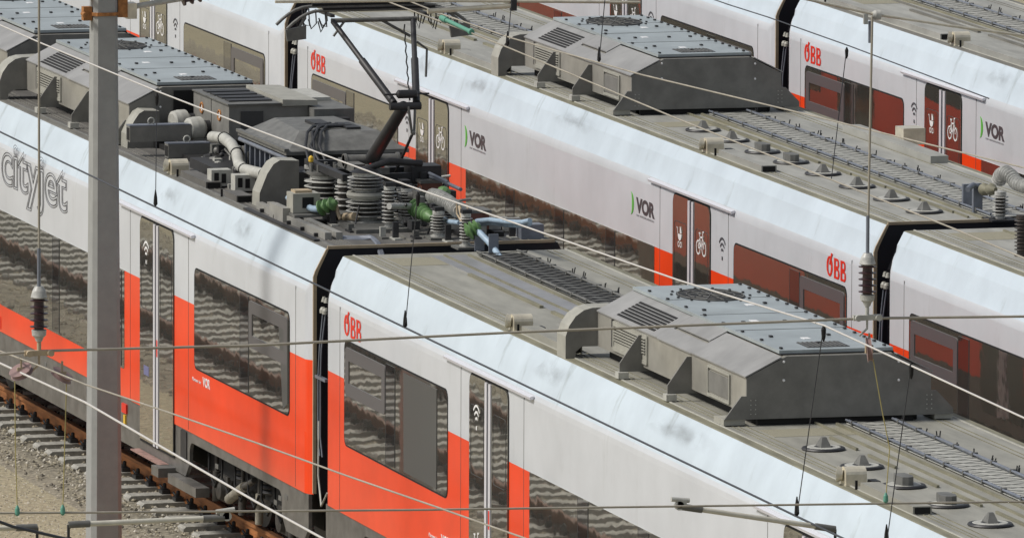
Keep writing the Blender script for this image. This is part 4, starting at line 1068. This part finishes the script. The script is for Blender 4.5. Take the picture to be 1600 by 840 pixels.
# ---------------- high voltage parts at the near end of the second train's middle car
def LD(px, py, ax='Z', v=ZR+.01):
    q = at(px, py, ax, v); return Vector((q.x+24.66, q.y-6.16, q.z))
q = LD(1563, 344); o = shed('post_insulator', q, .085, .30, 6, carD)
MB().box(q.x-.16, q.x+.16, q.y-.14, q.y+.14, ZR+.011, ZR+.03).build('base_plate', 'dark', o)
yv = q.y+6.16
sil(LD(1532, 296, 'Y', yv), LD(1556, 296, 'Y', yv), .065, 2, 'olive', carD)
pts = [LD(*k, 'Y', yv) for k in ((1560, 284), (1563, 274), (1571, 269), (1580, 275), (1588, 286), (1600, 291), (1615, 290))]
b = MB().tube(pts, .05, 10)
for i in range(len(pts)-1):
    for k in range(3): b.lathe([(.05, 0), (.078, .012), (.078, .022), (.05, .034)], pts[i].lerp(pts[i+1], k/3), pts[i+1]-pts[i], 14)
b.build('ribbed_arrester', 'ins', carD)
for px, py, h_ in ((1512, 325, .24), (1528, 333, .30)):
    q = LD(px, py); MB().box(q.x-.05, q.x+.0, q.y-.05, q.y+.05, ZR+.01, ZR+.02+h_).build('cable_post', 'steelblue', carD)
MB().tube([LD(1512, 296, 'Y', yv-.2), LD(1520, 289, 'Y', yv-.1), LD(1532, 294, 'Y', yv)], .03, 8).build('pale_cable', 'steelblue', carD)
q = LP(0, 0)
def LE(px, py): 
    q = at(px, py, 'Z', ZR+.01); return Vector((q.x+.68, q.y-6.16, q.z))
for px, py in ((1596, 400),):
    q = LE(px, py); shed('post_insulator', q, .075, .42, 9, carE, rim='insd')

# ---------------- soot and run-off stains on the cantrails
def stain_mat(seed):
    m = bpy.data.materials.new('soot_stain'); m.use_nodes = True; t = m.node_tree; b = t.nodes['Principled BSDF']
    b.inputs['Base Color'].default_value = (.10, .09, .075, 1); b.inputs['Roughness'].default_value = .7
    tc = t.nodes.new('ShaderNodeTexCoord'); mp = t.nodes.new('ShaderNodeMapping'); t.links.new(tc.outputs['Generated'], mp.inputs[0]); mp.inputs['Location'].default_value = (-.5, 0, -.55); mp.inputs['Scale'].default_value = (1, 0, 1)
    ln = t.nodes.new('ShaderNodeVectorMath'); ln.operation = 'LENGTH'; t.links.new(mp.outputs[0], ln.inputs[0])
    r = t.nodes.new('ShaderNodeMapRange'); r.inputs['From Min'].default_value = .05; r.inputs['From Max'].default_value = .36; r.inputs['To Min'].default_value = 1; r.inputs['To Max'].default_value = 0
    t.links.new(ln.outputs['Value'], r.inputs['Value'])
    mp2 = t.nodes.new('ShaderNodeMapping'); t.links.new(tc.outputs['Generated'], mp2.inputs[0]); mp2.inputs['Location'].default_value = (seed*3.1, 0, seed); mp2.inputs['Scale'].default_value = (6, 1, 1.6)
    n = t.nodes.new('ShaderNodeTexNoise'); n.inputs['Scale'].default_value = 1.5; n.inputs['Detail'].default_value = 5; t.links.new(mp2.outputs[0], n.inputs[0])
    r2 = t.nodes.new('ShaderNodeMapRange'); r2.inputs['From Min'].default_value = .38; r2.inputs['From Max'].default_value = .72; t.links.new(n.outputs[0], r2.inputs['Value'])
    mu = t.nodes.new('ShaderNodeMath'); mu.operation = 'MULTIPLY'; t.links.new(r.outputs[0], mu.inputs[0]); t.links.new(r2.outputs[0], mu.inputs[1])
    m2 = t.nodes.new('ShaderNodeMath'); m2.operation = 'MULTIPLY'; m2.inputs[1].default_value = .30; t.links.new(mu.outputs[0], m2.inputs[0])
    t.links.new(m2.outputs[0], b.inputs['Alpha'])
    return m
stains = [stain_mat(k) for k in range(4)]
def stain(p, x, wd, k):
    d = .0028; a, c = x-wd/2, x+wd/2; sh = -wd*.45
    MB().add([(a+sh, .054-d, 3.16), (c+sh, .054-d, 3.16), (c, .118-d, 3.345), (a, .118-d, 3.345), (c-sh*.3, .19-d, 3.477), (a-sh*.3, .19-d, 3.477)], [(0, 1, 2, 3), (3, 2, 4, 5)]).build('soot_stain', stains[k % 4], p)
for k, (p, x, wd) in enumerate(((carD, 8.2, 1.3), (carD, 12.2, 1.7), (carD, 5.7, .9), (carB, 8.4, 1.4), (carB, 12.9, 2.2), (carA, X(-6.7), .9), (carA, X(-3.6), 1.0), (carG, 8.3, 1.1))):
    stain(p, x, wd, k)

# ================================================================ POLE
PX, PY = -2.6, -1.66
pole = empty('concrete_pole', (PX, PY, -.3), 'grey concrete mast with rusty clamps standing between the camera and the nearest train', 'mast')
b = MB()
def sect(z, hw):
    c = hw*.30; a = [(hw, -hw+c), (hw, hw-c), (hw-c, hw), (-hw+c, hw), (-hw, hw-c), (-hw, -hw+c), (-hw+c, -hw), (hw-c, -hw)]
    return [(x, y, z) for x, y in a]
A = sect(0, .168); B_ = sect(10.5, .095)
b.add(A+B_, [(i, (i+1) % 8, 8+(i+1) % 8, 8+i) for i in range(8)]+[tuple(range(8)), tuple(range(8, 16))])
shaft = b.build('shaft', 'conc', pole)
for zz in (6.02, 6.24):
    hw = .176-.079*zz/10.5+.004
    o = MB()
    for z_, h_ in ((zz, .035),):
        q0, q1 = sect(z_, hw+.006), sect(z_+h_, hw+.006); o.add(q0+q1, [(i, (i+1) % 8, 8+(i+1) % 8, 8+i) for i in range(8)]+[tuple(range(8)), tuple(range(8, 16))])
    o.box(-.04, .06, -hw-.09, -hw, zz-.05, zz+.09).lathe([(.025, 0), (.025, .12)], (.02, -hw-.09, zz+.02), (1, 0, 0), 8)
    o.build('clamp_band', 'orange', pole)
hw = .176-.079*6.1/10.5
MB().box(-.10, .10, hw, hw+.10, 6.00, 6.24, 0).box(-.09, .09, hw+.10, hw+.20, 5.98, 6.14, 1).build('bracket', ['orange', 'beige'], pole)
arm = empty('cantilever_arm', (PX, PY+hw+.2, 5.78), 'pale bracket arm with brown insulator fixed to the mast at the top edge', 'bracket arm')
MB().tube([(0, .0, .02), (0, .50, .09)], .030, 10).build('arm_tube', 'lgrey', arm)
shed('arm_insulator', (0, .50, .09), .085, .95, 10, arm, rim='brown', core='brown', base=True, d=(0, 1, .22))
MB().tube([(0, .0, .16), (.0, .32, .20)], .034, 10).build('upper_tube', 'lgrey', arm)

# ================================================================ OVERHEAD LINES
def lin(pts, r, name, m, par, n=6): return MB().tube(pts, r, n).build(name, m, par)
def mess_z(x): return 6.42+.36*((x-5)/27)**2 if x > 5 else 6.42+.1*((x-5)/27)**2
l1 = empty('overhead_line', (0, -4.7, 5.4), 'bright upper and dark lower wire running in front of the nearest train', 'overhead line')
def place_line(par, c, pts, r, name, m):
    return lin([Vector(p)-c for p in pts], r, name, m, par)
c = Vector((0, -4.7, 5.4))
place_line(l1, c, [(-45, -4.7, 5.50), (5.6, -4.7, 5.479), (20.3, -4.7, 5.41), (31.5, -4.7, 5.362), (45, -4.7, 5.34)], .0088, 'contact_wire', 'wired')
place_line(l1, c, [(-45, -4.7, 6.75), (-20, -4.7, 6.58), (7.3, -4.7, 6.497), (11.8, -4.7, 6.509), (15.5, -4.7, 6.545), (19.86, -4.7, 6.606), (23.6, -4.7, 6.676), (28.4, -4.7, 6.77), (32.2, -4.7, 6.885), (38, -4.7, 6.80), (45, -4.7, 6.74)], .0078, 'messenger_wire', 'wirel')
for (a, bq) in (((245, 145), (243, 322)), ((653, 300), (633, 512)), ((1287, 508), (1245, 806)), ((1424, 566), (1385, 850))):
    p0 = at(*a, 'Y', -4.7); p1 = at(*bq, 'Y', -4.7)
    d = lin([p0-c, p1-c], .0042, 'dropper', 'wired', l1, 5)
    MB().lathe([(.006, 0), (.020, .02), (.016, .08), (.005, .15)], p1-c, n=8).build('dropper_clip', 'black', d)
    MB().lathe([(.006, -.12), (.016, -.09), (.020, -.03), (.006, .0)], p0-c, n=8).build('dropper_clip', 'black', d)
l2 = empty('overhead_line', (0, 1.6, 5.6), 'overhead wires above the nearest train with a green link near the pantograph', 'overhead line')
c = Vector((0, 1.6, 5.6))
P2 = [at(x, y, 'Y', 1.6) for x, y in ((737, 52), (800, 77), (1057, 185), (1297, 280), (1490, 357), (1600, 403))]
place_line(l2, c, [P2[0]+Vector((-60, 0, .1))]+P2+[P2[-1]+Vector((20, 0, -.05))], .0085, 'contact_wire', 'wire')
Q2 = [at(x, y, 'Y', 1.6) for x, y in ((690, 22), (800, 60), (1003, 117), (1257, 178), (1420, 218), (1600, 262))]
place_line(l2, c, [Q2[0]+Vector((-40, 0, .3))]+Q2+[Q2[-1]+Vector((20, 0, .45))], .0085, 'messenger_wire', 'wire')
g0, g1 = at(690, 28, 'Y', 1.6), at(734, 49, 'Y', 1.6)
o = MB().tube([g0-c, g1-c], .022, 10).lathe([(.03, 0), (.035, .05), (.03, .2)], g0-c, g1-g0, 10).lathe([(.03, 0), (.035, .05), (.03, .08)], g1-c, g1-g0, 10, 0).build('green_link', 'teal', l2)
for (a, bq) in (((799, 5), (793, 72)), ((947, -20), (936, 97))):
    p0 = at(*a, 'Y', 1.6); p1 = at(*bq, 'Y', 1.6)
    d = lin([p0-c, p1-c], .005, 'dropper', 'wired', l2, 5)
    MB().lathe([(.006, 0), (.020, .02), (.016, .08), (.005, .15)], p1-c, n=8).build('dropper_clip', 'black', d)
l3 = empty('overhead_line', (0, 6.6, 5.4), 'overhead line along the second train, thin wire low across the upper right cars', 'overhead line')
c = Vector((0, 6.6, 5.4))
P3 = [at(x, y, 'Y', 6.3) for x, y in ((1140, 8), (1200, 27), (1327, 72), (1545, 154))]
place_line(l3, c, [P3[0]+Vector((-40, 0, .1))]+P3, .007, 'contact_wire', 'wired')
P3b = [at(x, y, 'Y', 6.3) for x, y in ((1200, 176), (1300, 200), (1440, 232), (1600, 282))]
p0 = at(1323, 74, 'Y', 6.3); p1 = at(1299, 280, 'Y', 6.3)
d = lin([p0-c, p1-c], .005, 'dropper', 'wired', l3, 5)
MB().lathe([(.006, -.12), (.016, -.09), (.020, -.03), (.006, .0)], p0-c, n=8).build('dropper_clip', 'black', d)
l4 = empty('overhead_line', (0, -10.8, 5.4), 'pair of bright wires running down across the lower left corner', 'overhead line')
c = Vector((0, -10.8, 5.4))
P4 = [at(x, y, 'Y', -10.8) for x, y in ((0, 567), (133, 628), (267, 706), (400, 783), (500, 838))]
place_line(l4, c, [P4[0]+Vector((-60, 0, -.0))]+P4+[P4[-1]+(P4[-1]-P4[-2])*2], .0088, 'contact_wire', 'wirel')
P5 = [at(x, y, 'Y', -10.8) for x, y in ((0, 548), (62, 571), (133, 600), (267, 645), (400, 691), (540, 742), (687, 793), (800, 833), (900, 868))]
place_line(l4, c, P5, .0068, 'messenger_wire', 'wire')

# cross spans at X = 32
XS = 32.0
def span(pxs, name, label, r, m='wire'):
    P = [at(x, y, 'X', XS) for x, y in pxs]; P = [P[0]+(P[0]-P[1])*.5]+P+[P[-1]+(P[-1]-P[-2])*.5]
    o = lin(P, r, name, m, None, 6); return tag(o, label, 'span wire')
span([(0, 553), (62, 548), (400, 539), (800, 519), (1355, 497), (1600, 494)], 'cross_span_wire', 'upper beige span wire carrying the two brown insulators across the picture', .0098)
span([(0, 801), (270, 799), (640, 796), (1080, 790), (1600, 783)], 'cross_span_wire', 'lower beige span wire along the bottom of the picture, carrying the steady arms', .0082)
def hanger(px, top, itop, ibot, label, lean=0.):
    B0 = at(px, ibot, 'X', XS); T0 = at(px, itop, 'X', XS); H = T0.z-B0.z
    e = empty('suspension_insulator', B0, label, 'insulator', 'insulators on the cross span')
    TT = at(px+lean, top, 'X', XS)-B0
    lin([(0, 0, H), TT*.25+Vector((0, 0, H*.75)), TT], .010, 'suspension_wire', 'wire', e)
    MB().tube([(0, 0, H*.98), (0, 0, H*1.0+.28)], .014, 8).build('wire_socket', 'steelblue', e)
    MB().lathe([(.022, 0), (.034, .03), (.052, .045), (.056, .085), (.042, .09)], (0, 0, 0), n=18).lathe([(.05, -.09), (.062, -.08), (.048, -.03), (.03, 0)], (0, 0, H), n=18).build('end_cap', 'ins', e)
    prof = [(.034, .085)]
    n = 5; k = (H-.165)/n
    for i in range(n): z = .085+k*i; prof += [(.036, z+k*.40), (.066, z+k*.44), (.068, z+k*.56), (.038, z+k*.68)]
    prof += [(.034, H-.08)]
    MB().lathe(prof, (0, 0, 0), n=20).build('brown_sheds', 'brown', e)
    MB().tube([(0, 0, -.10), (0, 0, .01)], .016, 8).box(-.02, .02, -.11, .11, -.105, -.065).lathe([(.024, 0), (.024, .03)], (.02, -.08, -.085), (1, 0, 0), 10).lathe([(.024, 0), (.024, .03)], (.02, .08, -.085), (1, 0, 0), 10).tube([(0, 0, -.10), (0, 0, -.17), (0, -.06, -.22)], .010, 6).build('span_clamp', 'seal' if px < 500 else 'lgrey', e)
    return e, B0
hanger(61, -60, 447, 533, 'left brown insulator hanging above the span wire in front of the cityjet car')
hanger(1355, 26, 395, 478, 'right brown insulator hanging in front of the black gap of the second train', 8)
def pul(px, py, cord, label, tilt=0.):
    B0 = at(px, py, 'X', XS); e = empty('pulley', B0, label, 'pulley', 'pulleys under the cross span')
    dr = Vector((.30, -.45*tilt, .85))
    R_ = .10 if abs(tilt) < .1 else .088
    MB().lathe([(R_, -.018), (R_*.85, -.008), (R_*.85, .008), (R_, .018)], (0, 0, 0), dr if tilt else (.25, 1, .1), 20).build('wheel', 'pulley', e)
    MB().tube([(0, -.0, R_*1.2), (0, .0, 0)], .009, 6).box(-.012, .012, -.03, .03, -.03, .03).build('pulley_cheek', 'seal', e)
    pts = [at(x, y, 'X', XS)-B0 for x, y in cord]
    lin(pts, .0042, 'cord', 'cord', e, 5)
    MB().lathe([(.008, -.035), (.020, -.02), (.017, .02), (.005, .045)], pts[-1], n=10).build('green_weight', 'teal', e)
    return e
pul(33, 580, ((23, 590), (24, 700), (27, 798)), 'left of the two tilted pulleys below the left insulator', 1.)
pul(97, 586, ((104, 592), (101, 700), (98, 797)), 'right of the two tilted pulleys below the left insulator', -1.)
pul(1358, 545, ((1364, 560), (1378, 640), (1390, 700), (1384, 778)), 'upright pulley below the right insulator with a long yellow cord')
MB_ = MB()
def sarm(a, b_, label, r=.020):
    A0 = at(*a, 'X', XS-.1); B0 = at(*b_, 'X', XS-.1)
    e = empty('steady_arm', A0, label, 'steady arm'); d = B0-A0
    MB().tube([(0, 0, 0), d], r, 12).build('arm_tube', 'arm', e)
    MB().lathe([(r*1.3, 0), (r*1.3, .16)], (0, 0, 0), d, 12).lathe([(r*1.3, -.16), (r*1.3, 0)], d, d, 12).build('arm_socket', 'grey', e)
    s = 1 if d.y > 0 else -1
    MB().box(-.02, .02, -.035, .035, -.01, .05).lathe([(.035, -.02), (.035, .02)], (0, -.02*s, .01), (1, 0, 0), 12).tube([(0, -.08*s, .06), (0, .06*s, .045)], .018, 8).build('swivel_joint', 'lgrey', e)
    MB().tube([d, d+Vector((0, 0, -.06)), d+Vector((0, 0, -.12))], .012, 6).lathe([(.02, -.02), (.02, .02)], d+Vector((0, 0, -.11)), (0, 1, 0), 10).build('wire_clip', 'dark', e)
    return e
sarm((350, 808), (107, 819), 'pale steady arm in front of the concrete mast at lower left')
sarm((-60, 826), (58, 823), 'short pale steady arm end at the lower left corner')
sarm((1065, 791), (1305, 826), 'pale steady arm at bottom right in front of the nearest car')
b = MB().tube([at(-40, 800, 'X', XS), at(20, 822, 'X', XS), at(120, 845, 'X', XS)], .012, 6); tag(b.build('guy_wire', 'wired', None), 'dark slack wire crossing the lower left corner', 'wire')
# span over the far tracks and the one above the pantograph
P = [at(x, y, 'X', 2.0) for x, y in ((1180, -15), (1260, -1), (1363, 22), (1480, 40), (1600, 56), (1700, 70))]
tag(lin(P, .014, 'cross_span_wire', 'beige', None, 6), 'beige span wire sloping across the upper right corner over the third train', 'span wire')
B0 = at(1363, 30, 'X', 2.0)
e = empty('span_fitting', B0, 'pale clamp with blue sleeve on the upper right span wire', 'clamp')
MB().lathe([(.035, -.03), (.05, .0), (.05, .05), (.03, .06)], (0, .03, .04), (0, 1, 0), 12).box(-.02, .02, -.09, -.05, -.05, .05).build('clamp_body', 'lgrey', e)
MB().tube([(0, -.02, -.02), (0, -.02, -.24)], .022, 8).build('blue_sleeve', 'steelblue', e)
P = [at(x, y, 'X', .9) for x, y in ((430, 3), (640, 1), (800, 2), (1000, 4))]
tag(lin(P, .016, 'cross_span_wire', 'beige', None, 6), 'beige span wire at the top edge above the pantograph', 'span wire')
A0, B0 = at(668, 18, 'X', .9), at(802, 9, 'X', .9)
e = empty('steady_arm', A0, 'pale steady arm at the top edge right of the pantograph head', 'steady arm')
MB().tube([(0, 0, 0), B0-A0], .026, 12).build('arm_tube', 'beige', e)
MB().box(-.03, .03, -.03, .03, -.05, .06).build('swivel_joint', 'dark', e).location = B0-A0
